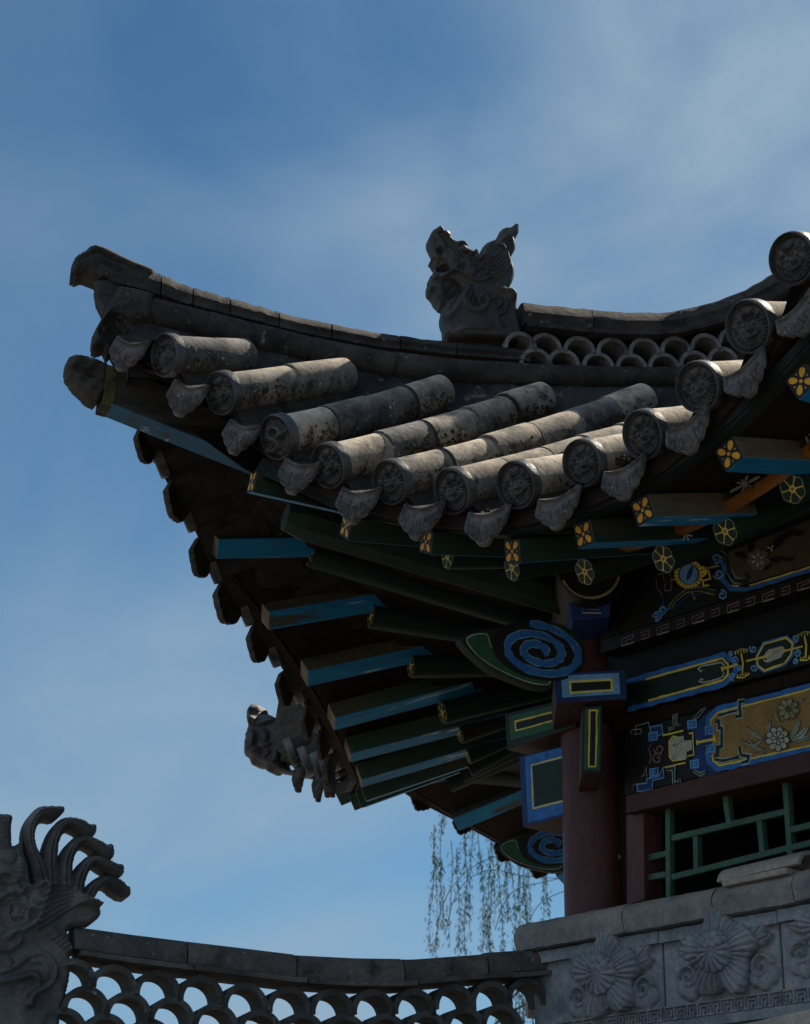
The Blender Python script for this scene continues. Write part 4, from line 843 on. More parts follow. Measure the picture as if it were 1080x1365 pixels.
# room behind the window: its darkness is put into near-black floor, ceiling, walls
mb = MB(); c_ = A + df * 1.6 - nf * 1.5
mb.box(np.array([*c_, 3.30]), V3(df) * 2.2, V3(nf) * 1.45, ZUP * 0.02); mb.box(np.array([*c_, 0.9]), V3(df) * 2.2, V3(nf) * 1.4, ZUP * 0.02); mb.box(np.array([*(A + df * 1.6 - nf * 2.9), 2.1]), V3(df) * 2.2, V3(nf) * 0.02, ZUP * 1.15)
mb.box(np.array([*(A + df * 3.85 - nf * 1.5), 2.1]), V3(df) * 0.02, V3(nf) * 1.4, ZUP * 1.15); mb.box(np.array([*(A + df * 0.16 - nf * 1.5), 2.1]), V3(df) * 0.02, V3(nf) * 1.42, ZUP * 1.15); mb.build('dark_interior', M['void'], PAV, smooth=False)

# ---- lattice window
wbox('window_post', [(834, 1086), (858, 1080), (859, 1200), (835, 1208)], 0.07, 0.12, M['red'])
wbox('column_board', [(800, 960), (850, 950), (852, 1200), (800, 1214)], -0.02, 0.06, M['soffit'])
lat = [((858, 1080), (864, 1080), (866, 1200), (858, 1200))]
def lbar(x0, y0, x1, y1, wd):
    a = hit(x0, y0, A + nf * 0.03, nf); b = hit(x1, y1, A + nf * 0.03, nf); t = unit(b - a); s_ = np.cross(V3(nf), t)
    mb.box((a + b) / 2, (b - a) / 2, s_ * wd / 2, V3(nf) * 0.016 * (1 if abs(t[2]) > 0.5 else 0.93))
mb = MB()
for q in [(893, 1078, 894, 1200), (969, 1060, 975, 1102), (1049, 1040, 1056, 1142), (930, 1115, 931, 1165), (1015, 1095, 1019, 1138), (1110, 1020, 1116, 1120), (1175, 1000, 1180, 1060),
          (898, 1118, 1051, 1082), (898, 1170, 1057, 1130), (858, 1146, 892, 1138), (1056, 1107, 1200, 1073), (1056, 1131, 1200, 1095), (858, 1172, 890, 1166)]: lbar(*q, 0.026)
for q in [(861, 1080, 862, 1205), (858, 1083, 1250, 993)]: lbar(*q, 0.014)
mb.build('window_lattice', M['lattice'], PAV, smooth=False, bevel=0.003)

# ---- painted ornament of the three boards
p = Paint(A + nf * 0.10, nf).crop(820, 930, 4.154)
p.poly([(425, 170), (520, 75), (640, 35), (640, 395), (575, 415), (490, 440), (425, 370), (452, 255)], 'N')
p.poly([(535, 122), (570, 84), (1500, -150), (1500, 170), (580, 376), (541, 348)], 'O')
p.line([(1500, -172), (562, 64), (517, 116), (513, 170)], 0.022, 'B'); p.line([(513, 300), (522, 358), (570, 398), (1500, 192)], 0.024, 'B')
p.line([(1500, -152), (570, 82), (533, 122), (530, 160)], 0.007, 'Y'); p.line([(538, 315), (543, 350), (580, 377), (1500, 172)], 0.007, 'Y')
for pts, wd in (([(557, 130), (577, 133), (577, 168), (593, 172), (593, 268), (570, 276), (568, 325), (550, 322)], 0.016), ([(722, 18), (692, 24), (692, 60), (698, 100), (668, 108)], 0.014), ([(690, 272), (700, 318), (742, 326), (738, 352), (702, 362)], 0.014), ([(556, 342), (598, 350), (690, 328)], 0.013), ([(575, 100), (680, 70)], 0.010)):
    p.oline(pts, wd, 'D')
def fretsq(x, y, s_, c='L'):
    p.poly([(x, y), (x + s_, y - s_ * 0.2), (x + s_, y + s_ * 0.85), (x, y + s_)], 'B'); p.line([(x + s_ * 0.05, y + s_), (x, y), (x + s_, y - s_ * 0.2), (x + s_, y + s_ * 0.7), (x + s_ * 0.35, y + s_ * 0.8), (x + s_ * 0.35, y + s_ * 0.35), (x + s_ * 0.68, y + s_ * 0.28)], 0.0055, c)
for x, y, s_ in ((502, 165, 46), (508, 268, 44), (406, 132, 46), (420, 352, 46), (190, 200, 46), (196, 398, 46)): fretsq(x, y, s_)
p.line([(457, 250), (556, 230)], 0.011, 'Y'); p.line([(456, 236), (460, 264)], 0.008, 'Y'); p.line([(553, 210), (558, 246)], 0.008, 'Y')
p.line([(345, 220), (325, 215), (303, 242), (305, 332), (325, 352), (395, 340)], 0.007, 'Y'); p.poly([(307, 245), (328, 221), (385, 212), (387, 240), (430, 235), (430, 290), (400, 300), (400, 340), (328, 348), (309, 330)], 'V')
p.line([(330, 268), (352, 258), (380, 240)], 0.003, 'C'); p.disc(330, 266, 6, 'C')
p.line([(268, 210), (382, 184)], 0.007, 'Y'); p.line([(278, 387), (396, 362)], 0.007, 'Y'); p.line([(413, 200), (434, 196), (440, 318), (405, 325)], 0.007, 'Y')
p.spiral(248, 285, 8, 30, 1.2, 2.0, 0.008, 'R'); p.spiral(240, 340, 8, 32, 1.2, -2.0, 0.008, 'R'); p.line([(195, 370), (205, 330), (190, 280), (215, 250)], 0.006, 'R')
for q in ([(200, 165), (265, 152), (270, 200), (240, 215), (240, 190), (200, 195)], [(125, 482), (180, 474), (182, 450), (245, 440), (272, 388), (276, 446), (214, 460), (212, 510), (132, 522)]):
    p.poly(q, 'N'); p.line(q, 0.0045, 'L', True)
p.line([(120, 200), (118, 160), (190, 138), (196, 165)], 0.004, 'S'); p.line([(90, 205), (100, 180), (150, 175), (150, 200), (110, 205)], 0.004, 'S'); p.line([(105, 510), (107, 482), (130, 478)], 0.003, 'R'); p.line([(150, 440), (165, 430), (180, 380), (180, 440)], 0.004, 'S')
p.oline([(300, 178), (330, 168), (328, 104), (346, 100), (345, 150), (372, 158)], 0.006, 'D', 'S', 0.0025); p.oline([(285, 400), (330, 392), (332, 478), (364, 468), (362, 446)], 0.010, 'D', 'W', 0.0025); p.oline([(440, 405), (480, 428), (508, 412)], 0.010, 'G', 'W', 0.0025)
q = [(432, 122), (480, 70), (510, 58), (470, 110)]; p.poly(q, 'D'); p.line(q, 0.003, 'S', True)
for x0, y0, x1, y1, wd, b in ((835, 225, 700, 235, 0.05, -0.25), (840, 230, 735, 160, 0.07, -0.1), (838, 215, 860, 120, 0.08, 0.1), (840, 285, 755, 235, 0.08, -0.2), (845, 300, 780, 305, 0.08, -0.2), (975, 230, 1030, 120, 0.09, 0.05), (975, 240, 1080, 160, 0.12, 0.1), (985, 250, 1100, 215, 0.09, 0.0), (1015, 30, 1060, 5, 0.1, 0.1), (930, 140, 905, 70, 0.08, -0.2)):
    p.leaf(x0, y0, x1, y1, wd, 'S', b); p.line([(x0, y0), ((x0 + x1) / 2 - b * (y1 - y0), (y0 + y1) / 2 + b * (x1 - x0)), (x1, y1)], 0.003, 'K')
p.petals(968, 66, 60, 8, 'F', 0.2, 'C', 0.62, 1.0, 0.25); p.disc(968, 66, 13, 'C')
p.petals(910, 232, 70, 9, 'V', 0.1, 'C', 0.6, 0.95, 0.22); p.petals(912, 228, 38, 7, 'W', 0.5, 'C', 0.6, 1.0, 0.2); p.disc(912, 230, 12, 'R')
p.build('painted_ornament', fz)
p = Paint(A + nf * 0.10, nf).crop(820, 740, 4.154)
p.poly([(60, 700), (600, 555), (640, 570), (628, 690), (610, 712), (70, 858)], 'D')
p.line([(60, 704), (600, 553), (660, 590), (672, 640), (612, 712), (70, 856)], 0.024, 'B'); p.line([(170, 688), (595, 572), (626, 605), (626, 662), (600, 692), (185, 806)], 0.009, 'Y')
for q in ([(600, 640), (606, 610), (588, 594), (482, 614), (462, 628), (474, 645), (486, 636)], [(604, 645), (600, 672), (578, 684), (490, 706), (468, 700), (474, 684), (490, 692)]): p.line(q, 0.005, 'W')
p.line([(592, 630), (682, 606)], 0.010, 'Y'); p.line([(590, 618), (596, 644)], 0.007, 'Y')
for x, y, r, st, sg in ((664, 580, 22, 0, 1), (652, 672, 22, 3, -1), (768, 520, 22, 2, 1), (770, 624, 22, 1, -1), (1000, 462, 20, 0, 1), (1010, 545, 22, 0, -1), (1000, 590, 16, 0, -1), (640, 545, 14, 0, 1), (690, 625, 14, 0, 1)):
    p.spiral(x, y, 4, r, 1.3, st, 0.007, 'L', 1.0, sg)
oct_ = [(790, 560), (828, 492), (950, 458), (985, 488), (978, 550), (940, 602), (830, 640), (793, 612)]
p.poly([(778, 560), (820, 480), (955, 444), (1000, 485), (992, 556), (946, 616), (826, 654), (780, 618)], 'B'); p.poly(oct_, 'D'); p.line(oct_, 0.008, 'Y', True)
p.poly([(822, 562), (852, 524), (930, 504), (946, 528), (925, 566), (850, 596), (826, 590)], 'V'); p.line([(835, 578), (862, 566), (890, 540), (918, 528)], 0.003, 'C'); p.disc(836, 576, 7, 'C')
p.line([(728, 588), (850, 560)], 0.009, 'Y'); p.line([(930, 534), (1042, 506)], 0.009, 'Y')
for dx, dy in ((0, 0), (352, -96)):
    p.line([(662 + dx, 540 + dy), (700 + dx, 522 + dy), (738 + dx, 524 + dy)], 0.007, 'F'); p.line([(676 + dx, 678 + dy), (712 + dx, 680 + dy), (748 + dx, 658 + dy)], 0.007, 'Y'); p.line([(702 + dx, 548 + dy), (712 + dx, 600 + dy), (708 + dx, 668 + dy)], 0.008, 'Y')
    for i in range(5): p.line([(668 + dx + i * 16, 538 + dy - i * 3), (672 + dx + i * 16, 552 + dy - i * 3)], 0.004, 'Y'); p.line([(680 + dx + i * 15, 662 + dy - i * 3), (683 + dx + i * 15, 676 + dy - i * 3)], 0.004, 'Y')
p.line([(1110, 480), (1150, 420), (1500, 325)], 0.022, 'B'); p.line([(1110, 500), (1150, 560), (1500, 465)], 0.022, 'B')
p.build('painted_ornament', rb)
p = Paint(A + nf * 0.10, nf).crop(780, 580, 3.6)
p.poly([(690, 560), (1300, 320), (1300, 560), (800, 706), (735, 700), (700, 660)], 'C')
p.line([(1300, 580), (770, 742), (700, 736), (655, 690)], 0.020, 'B'); p.line([(1300, 566), (790, 722)], 0.006, 'Y'); p.line([(660, 695), (700, 722), (740, 724)], 0.006, 'Y')
p.oline([(640, 560), (684, 590), (690, 650), (718, 696), (768, 706), (790, 684), (770, 662)], 0.020, 'D', 'S', 0.003); p.line([(652, 600), (672, 640), (660, 690), (700, 735)], 0.018, 'B')
for x, y, st, sg in ((630, 592, 0, 1), (642, 668, 1, 1), (660, 768, 0, -1), (345, 868, 0, 1), (372, 840, 1, 1)): p.spiral(x, y, 5, 24, 1.3, st, 0.009, 'L', 1.0, sg)
p.disc(500, 668, 70, 'Y', 1.0, 24); p.disc(562, 655, 26, 'Y'); p.disc(500, 668, 52, 'N'); p.disc(500, 668, 48, 'L', 0.9)
p.leaf(490, 700, 520, 625, 0.14, 'N')
for a in range(22): b = a / 22 * 2 * PI; p.line([(500 + 54 * math.cos(b), 668 + 54 * math.sin(b)), (500 + 72 * math.cos(b), 668 + 72 * math.sin(b))], 0.004, 'C')
p.line([(575, 645), (648, 628)], 0.010, 'F'); p.line([(595, 650), (606, 690), (570, 700), (572, 724), (600, 722)], 0.007, 'Y'); p.line([(416, 697), (436, 694)], 0.008, 'F'); p.line([(510, 735), (532, 790)], 0.008, 'F');
p.oline([(410, 830), (440, 790), (490, 748), (560, 740), (630, 758)], 0.014, 'D', 'F', 0.003); p.line([(425, 840), (460, 810), (500, 768), (580, 762)], 0.008, 'N')
p.line([(325, 870), (385, 850), (410, 830)], 0.013, 'B'); p.line([(380, 820), (378, 780), (360, 740)], 0.011, 'N'); p.line([(345, 690), (352, 740), (375, 770)], 0.005, 'R'); p.line([(352, 672), (412, 660), (420, 745), (390, 750), (385, 720), (402, 715)], 0.005, 'R'); p.line([(380, 672), (384, 705), (398, 700)], 0.004, 'R')
p.petals(836, 600, 58, 7, 'R', 0.2, 'C', 0.75, 1.0, 0.2); p.petals(836, 600, 34, 6, 'V', 0.6, None, 0.4, 1.0, 0.3); p.disc(836, 600, 12, 'R')
for q in ((800, 570, 790, 500, 0.2), (780, 590, 720, 570, 0.22), (880, 560, 960, 470, 0.16), (940, 500, 1010, 450, 0.2), (890, 600, 960, 590, 0.22), (960, 600, 1010, 590, 0.22), (1000, 470, 1060, 470, 0.2), (860, 650, 900, 620, 0.2)): p.leaf(*q, 'K', 0.08)
p.petals(900, 545, 18, 3, 'W', 1.2, None, 0.6, 1.0, 0.1)
p.build('painted_ornament', pb)
p = Paint(A + nf * 0.13, nf).crop(820, 740, 4.154)
for i in range(7):
    x = 40 + i * 195; y = 500 - i * 195 * 0.312; q = lambda a, b: (x + a, y + b - a * 0.312)
    p.line([q(0, 0), q(0, -36), q(62, -40), q(62, -22), q(20, -20), q(20, 0), q(66, 2)], 0.005, 'R'); p.line([q(102, -38), q(150, -40), q(150, 0), q(104, 0)], 0.005, 'R'); p.line([q(104, -20), q(136, -20)], 0.005, 'R')
    p.line([q(0, 3), q(66, 5)], 0.0035, 'S')
p.build('painted_meander', mbd)

# ------------------------------------------------------------------ DRAGON on the hip ridge
def px_slab(name, parent, conv, O, ex, ey, n, outline, caps, strokes, bumps, thick, rnd, cell, mt, extra=None, edge=0.35, sub=3, **props):
    po = [tuple(conv(*q)) for q in (smooth_pts(outline, sub, True) if sub > 1 else outline)]
    cs = [([tuple(conv(*q)) for q in smooth_pts(pts, 4)], list(np.interp(np.linspace(0, 1, 4 * (len(pts) - 1) + 1), np.linspace(0, 1, len(rr)), rr))) for pts, rr in caps]
    st = [([tuple(conv(*q)) for q in smooth_pts(pts, 4)], wd, am) for pts, wd, am in strokes]
    bu = [(*conv(x, y), r, am) for x, y, r, am in bumps]
    mb = MB(); relief_slab(mb, O, ex, ey, n, [po], cs, thick, rnd, cell, st, bu, edge=edge, extra=extra)
    return mb.build(name, mt, parent, angle=70, **props)
cz = lambda x, y: hpx(530 + x / 5.4, 290 + y / 5.4)
dragon_out = [(358, 890), (330, 800), (310, 735), (322, 668), (300, 655), (285, 628), (262, 596), (250, 570), (218, 545), (214, 500), (225, 470), (222, 452), (245, 448), (268, 466), (250, 425), (258, 390), (290, 366), (268, 352), (250, 332), (232, 318), (262, 314), (285, 322), (266, 290), (238, 240), (216, 185), (226, 145), (252, 118), (282, 112), (308, 132), (340, 140), (368, 165), (384, 205), (420, 208), (462, 216), (490, 245), (508, 282), (540, 268), (566, 288), (572, 312), (580, 280), (600, 242), (640, 208), (700, 186), (706, 160), (730, 122), (770, 104), (808, 106), (822, 84), (846, 84), (858, 112), (850, 148), (824, 178), (832, 215), (832, 252), (812, 290), (790, 318), (812, 360), (826, 420), (814, 480), (790, 525), (765, 552), (800, 566), (828, 595), (842, 640), (850, 760), (864, 905), (600, 905)]
mane = []
for k in range(6):
    f = k / 5; mane.append(([(600 + 10 * k, 480 - 30 * k + 10), (690, 480 - 32 * k), (750 - 6 * k, 440 - 34 * k), (780 - 14 * k, 370 - 24 * k), (770 - 16 * k, 310 - 12 * k), (742 - 10 * k, 268 - 6 * k), (752 - 4 * k, 210), (790 - 3 * k, 160), (835 - 5 * k, 115)], 0.006, 0.010))
st = mane + [
    ([(225, 485), (300, 480), (360, 450), (420, 440), (470, 480), (560, 510), (640, 490)], 0.010, 0.020), ([(255, 460), (330, 450), (400, 400), (345, 300)], 0.008, 0.016), ([(345, 300), (400, 370), (450, 390), (520, 400)], 0.010, 0.016),
    ([(280, 130), (330, 190), (380, 230), (420, 300)], 0.010, 0.016), ([(262, 190), (300, 230), (320, 290)], 0.008, 0.012), ([(240, 150), (262, 240), (300, 290)], 0.008, -0.012), ([(270, 380), (300, 430), (330, 400)], 0.014, -0.020), ([(270, 330), (300, 350)], 0.008, 0.012),
    ([(410, 240), (450, 225), (490, 255), (500, 300)], 0.010, 0.018), ([(430, 320), (480, 330), (510, 310)], 0.008, 0.012), ([(540, 440), (570, 410), (610, 420), (610, 460), (580, 470)], 0.008, 0.014), ([(580, 350), (600, 320), (630, 330), (630, 370), (600, 375)], 0.008, 0.014),
    ([(490, 560), (455, 620), (480, 700), (550, 730), (610, 690), (620, 640), (590, 610), (555, 640), (560, 665)], 0.012, 0.020), ([(515, 590), (490, 640), (510, 690), (555, 705), (590, 680)], 0.006, 0.012), ([(520, 640), (540, 670)], 0.02, -0.02),
    ([(650, 640), (690, 625), (720, 660), (690, 700), (660, 680)], 0.008, 0.014), ([(760, 660), (740, 730), (690, 760), (700, 800), (730, 830)], 0.008, 0.016), ([(690, 540), (720, 570), (780, 580), (820, 620)], 0.016, 0.022), ([(345, 760), (400, 700), (430, 640), (440, 580)], 0.014, 0.014), ([(330, 700), (360, 660), (400, 620)], 0.010, 0.012), ([(640, 840), (580, 850), (500, 840), (420, 860)], 0.01, 0.012),
    ([(400, 520), (350, 600), (310, 650)], 0.02, -0.018)]
bm = [(448, 285, 0.020, 0.024), (490, 440, 0.030, 0.026), (540, 292, 0.018, 0.02), (552, 340, 0.022, 0.018), (270, 140, 0.022, 0.014), (340, 165, 0.02, 0.016), (290, 560, 0.03, 0.012), (305, 620, 0.025, 0.012), (470, 380, 0.03, 0.012), (600, 345, 0.018, 0.016), (790, 610, 0.03, 0.016), (305, 415, 0.030, -0.050), (285, 290, 0.022, -0.03), (360, 560, 0.05, -0.03)]
DR = px_slab('ridge_dragon', None, cz, np.array([*HO, 0.0]), V3(HD), ZUP, V3(HN), dragon_out, [], st, bm, 0.072, 0.022, 0.0026, M['beast'], label='dark clay dragon head with swept back mane rearing on the roof hip ridge', category='ridge ornament')
# drop its base onto the capping course (hidden block below the carving)

# ------------------------------------------------------------------ BEAST CAP on the beam of the far corner
hB_n = np.array([-hipB[1], hipB[0]]); hB_n = hB_n if hB_n[1] < 0 else -hB_n
def bpx(px, py, w=0.0): P = hit(px, py, B + hB_n * w, hB_n); return (P[:2] - B) @ hipB, P[2]
czb = lambda x, y: bpx(320 + x / 6.75, 920 + y / 6.75)
bo = [(96, 262), (98, 210), (128, 156), (172, 144), (212, 172), (232, 232), (300, 242), (350, 268), (378, 302), (440, 288), (436, 480), (425, 712), (650, 742), (652, 790), (520, 772), (360, 742), (330, 756), (285, 750), (240, 702), (150, 692), (122, 634), (78, 596), (74, 500), (98, 382), (112, 330)]
stb = [([(392, 330), (385, 660), (250, 660)], 0.012, 0.024), ([(150, 330), (200, 300), (250, 340), (340, 310)], 0.014, 0.03), ([(130, 440), (170, 410), (215, 450), (190, 520), (140, 520)], 0.012, 0.03), ([(280, 400), (320, 420), (310, 480), (260, 520)], 0.012, 0.03), ([(120, 600), (200, 600), (240, 560), (330, 520)], 0.012, 0.03), ([(170, 170), (150, 230), (190, 290)], 0.012, 0.02), ([(290, 560), (330, 590), (290, 640)], 0.01, 0.02)]
bb = [(175, 470, 0.035, 0.03), (190, 310, 0.035, 0.02), (285, 440, 0.03, 0.02), (215, 590, 0.04, 0.02)]
px_slab('beast_cap', None, czb, np.array([*B, 0.0]), V3(hipB), ZUP, V3(hB_n), bo, [], stb, bb, 0.105, 0.07, 0.006, M['beast'], label='small dark beast mask capping the beam tip of the far eave corner', category='beam ornament')
mb = MB(); pts = [bpx(*q) for q in [(382, 982), (425, 975), (470, 985), (520, 1010), (520, 1045), (450, 1030), (382, 1018)]]
mb.prism([np.array([*(B + hipB * r + hB_n * 0.085), h]) for r, h in pts], V3(-hB_n) * 0.17); mb.build('corner_beam', M['lichen'], PAV, smooth=False, bevel=0.006)

# ------------------------------------------------------------------ LOWER PARAPET: carved brick course below the window
OW = 0.36
WALL = empty('carved_wall', (*(A + nf * OW), 0.0), 'grey carved brick parapet with peony flower panels below the green lattice window', 'wall')
def wp(px, py, o=OW): P = hit(px, py, A + nf * o, nf); return (P[:2] - A) @ df - SF.mid, P[2]
L_cap0 = ((708, 1232), (1080, 1150)); L_bt = ((740, 1269), (1051, 1209)); L_bb = ((832, 1272), (1041, 1220)); L_m0 = ((890, 1343), (1046, 1320)); L_m1 = ((890, 1362), (1046, 1340))
def hline(L, off=OW): a = wp(*L[0], off); b = wp(*L[1], off); return (a[1] + b[1]) / 2
h_cb = wp(900, yl(*L_bt, 900))[1]; h_bb = wp(900, yl(*L_bb, 900))[1]; h_m0 = wp(968, 1331)[1]; h_m1 = wp(968, 1351)[1]; h_ct = wp(900, 1188)[1] - 0.02
E0 = -SF.mid - OW * math.tan(TURN / 2) + 0.01; E1 = 1.6
# two runs of the parapet: along the front and, past the corner, along the next side
def run(sd, e0, e1, prof, mt, name, parent, bevel=0, joints=None, rough=0.0):
    J = joints or [e0, e1]
    for a, b in zip(J[:-1], J[1:]):
        mb = MB(); G = []; dh = rng.normal(0, 0.0025) if joints else 0; g_ = 0.0025 if joints else 0
        nst = max(3, int((b - a) / 0.03))
        for e in np.linspace(a + g_, b - g_, nst):
            row = []
            for o, h in prof:
                corner = 0.0
                row.append(sd.P(e, o + rng.normal(0, rough), h + dh + rng.normal(0, rough)))
            G.append(row + [row[0]])
        G = np.array(G); mb.grid(G); k = G.shape[1] - 1; mb.add(G[0][:k], [tuple(range(k))[::-1]]); mb.add(G[-1][:k], [tuple(range(k))]); mb.build(name, mt, parent, angle=35)
hc = h_ct - h_cb
cap_prof = [(OW + 0.075 - 0.085 + 0.085 * math.cos(a) + 0.0, h_cb + 0.012 + (hc - 0.012) * (0.42 + 0.58 * math.sin(a))) for a in np.linspace(R(-10), R(90), 9)]
cap_prof = [(OW + 0.01, h_cb), (OW + 0.062, h_cb + 0.004)] + cap_prof + [(OW - 0.22, h_ct + 0.005), (OW - 0.22, h_cb)]
jf = [E0 - 0.03, wp(845, 1205)[0], wp(965, 1190)[0], wp(1072, 1175)[0], wp(1165, 1150)[0], E1]
run(SF, 0, 0, cap_prof, M['cap'], 'cap_stone', WALL, joints=jf, rough=0.0012)
run(SF, 0, 0, [(OW + 0.028, h_bb), (OW + 0.028, h_cb - 0.003), (OW - 0.1, h_cb - 0.003), (OW - 0.1, h_bb)], M['brick'], 'string_course', WALL, joints=[E0, wp(884, 1250)[0], wp(1042, 1215)[0], wp(1190, 1190)[0], E1], rough=0.001)
mb = MB(); mb.box(SF.P((E0 + E1) / 2, OW - 0.15, (h_cb + h_m1 - 2.4) / 2), V3(df) * (E1 - E0) / 2, V3(nf) * 0.13, ZUP * (h_cb - h_m1 + 2.35) / 2); mb.build('wall_core', M['brick'], WALL, smooth=False)
mb = MB(); mb.box(SF.P((E0 + E1) / 2, OW - 0.02, h_m1 - 0.02), V3(df) * (E1 - E0) / 2, V3(nf) * 0.03, ZUP * 0.018); mb.build('base_course', M['brick'], WALL, smooth=False)
# beyond the corner
SBm = Side(A, db, nb, S / 2); mb = MB(); eb0 = -SF.mid - OW * math.tan(TURN / 2)
run(SB, 0, 0, [(o - 0.085, h) for o, h in cap_prof], M['cap'], 'cap_stone', WALL, joints=[eb0 - 0.02, eb0 + 0.55, eb0 + 1.2, eb0 + 1.9], rough=0.001)
mb.box(SB.P(eb0 + 1.2, OW - 0.205, (h_cb + h_m1 - 2.4) / 2), V3(db) * 1.2, V3(nb) * 0.13, ZUP * (h_cb - h_m1 + 2.35) / 2); mb.build('wall_core', M['brick'], WALL, smooth=False)
# flower panels
FRET = ["1111111111111111", "1000000100000000", "1011110101111110", "1010010101000010", "1010110101011010", "1010100101010010", "1110101111010111"]
def peony(P0, ex, ey, n, Rf, seed, parent):
    mb = MB(); na = 288; aa = np.linspace(0, 2 * PI, na + 1)
    lob = 0.84 + 0.12 * np.cos(5 * (aa - PI / 2) + 0.35 * np.sin(aa + seed)) + 0.03 * np.cos(10 * aa + seed * 3) + 0.025 * np.abs(np.cos(18 * aa)); Ro = Rf * lob
    qs = np.concatenate([np.linspace(0.30, 1.0, 26), [1.0, 0.97]])
    rid = np.abs(np.cos(18 * aa + 0.5 * np.sin(5 * aa + seed))) ** 0.9
    rows = []
    for i, q in enumerate(qs):
        if i < 26: z = 0.016 + 0.040 * math.sin(PI * (0.03 + 0.80 * q)) + 0.016 + 0.012 * np.cos(5 * (aa - PI / 2) + 0.35 * np.sin(aa + seed)) * q + (rid - 0.6) * 0.011 * min(1, q * 1.6)
        else: z = np.full(na + 1, 0.020 if i == 26 else -0.002)
        r = Ro * q; rows.append(P0 + (r * np.cos(aa))[:, None] * ex + (r * np.sin(aa))[:, None] * ey + z[:, None] * n)
    mb.grid(np.array(rows))
    lob2 = 0.42 + 0.030 * np.abs(np.cos(7 * aa + seed)) + 0.02 * np.cos(3 * aa + seed); rid2 = np.abs(np.cos(7 * aa + seed)) ** 0.5; rows = []
    for i, q in enumerate(np.concatenate([np.linspace(0.01, 1.0, 22), [0.97, 0.9]])):
        z = 0.066 + 0.036 * math.sqrt(max(0, 1 - 0.8 * q * q)) + (rid2 - 0.7) * 0.016 * min(1, 1.5 * q) if i < 22 else np.full(na + 1, (0.050, 0.030)[i - 22])
        z = z + 0 * aa; r = Rf * lob2 * q; rows.append(P0 + (r * np.cos(aa))[:, None] * ex + (r * np.sin(aa))[:, None] * ey + z[:, None] * n)
    mb.grid(np.array(rows))
    for k, (a_, rr, sz) in enumerate([(0.7, .30, .11), (1.2, .33, .12), (1.7, .31, .12), (2.25, .30, .11), (1.0, .17, .10), (1.6, .18, .11), (2.1, .17, .10)]):
        c = P0 + ex * Rf * rr * math.cos(a_) + ey * Rf * rr * math.sin(a_) + n * 0.096; th_ = np.linspace(0, PI / 2, 6); ph_ = np.linspace(0, 2 * PI, 13)
        mb.grid([[c + Rf * sz * (math.sin(t) * (math.cos(p_) * ex + math.sin(p_) * ey) + 0.8 * math.cos(t) * n) for p_ in ph_] for t in th_])
    return mb.build('carved_peony', M['brick'], parent, angle=70)
def panel_h(u, v, w, hgt, fc, seed, Rf):
    z = np.zeros_like(u); X = u - fc[0]; Y = v - fc[1]; r = np.hypot(X, Y); th = np.arctan2(Y, X)
    fl = np.zeros_like(u)
    lf = np.zeros_like(u)
    def leafs(x0, y0, ang, L, wd):
        nonlocal lf
        c_, s_ = math.cos(ang), math.sin(ang); a = ((u - x0) * c_ + (v - y0) * s_) / L; b = (-(u - x0) * s_ + (v - y0) * c_) / wd
        prof = np.sin(np.clip(a, 0, 1) * PI) ** 0.7; k = (a > 0) & (a < 1) & (np.abs(b) < prof)
        lf = np.maximum(lf, np.where(k, 0.026 * np.sqrt(np.clip(1 - (b / np.maximum(prof, 1e-3)) ** 2, 0, 1)) + 0.005 - 0.012 * np.exp(-(b / 0.12) ** 2), 0))
    for sx in (-1, 1):
        bx = fc[0] + sx * Rf * 0.80
        for k, an in enumerate((0.25, 0.75, 1.25, 1.8)):
            a_ = an if sx > 0 else PI - an; leafs(bx, fc[1] + Rf * (0.10 + 0.08 * k), a_, Rf * (0.55 + 0.1 * (k == 1)), Rf * 0.14)
        cx, cy = bx + sx * Rf * 0.22, fc[1] - Rf * 0.42
        sp_ = []
        for i in range(26): f = i / 25; a_ = (0.3 + f * 9.0) if sx > 0 else PI - (0.3 + f * 9.0); rr_ = Rf * (0.30 - 0.26 * f); sp_.append((cx + rr_ * math.cos(a_), cy + rr_ * math.sin(a_)))
        lf = np.maximum(lf, 0.032 * np.exp(-(seg_dist(u, v, sp_) / (Rf * 0.055)) ** 2))
        for a_, rr_ in ((-0.6, 0.2), (-1.5, 0.22), (-2.4, 0.2)):
            dd = np.hypot(u - cx - Rf * 0.27 * math.cos(a_), v - cy - Rf * 0.22 * math.sin(a_) + Rf * 0.05) / (Rf * rr_); lf = np.maximum(lf, np.where(dd < 1, 0.020 * np.sqrt(np.clip(1 - dd * dd, 0, 1)) + 0.005, 0))
    return np.maximum(fl, lf)
pe = [E0, wp(884, 1290)[0], wp(1042, 1290)[0], wp(1042, 1290)[0] * 2 - wp(884, 1290)[0], 1.15]
fpx = [(806, 1300), (957, 1270), (1112, 1236)]
mb_j = MB()
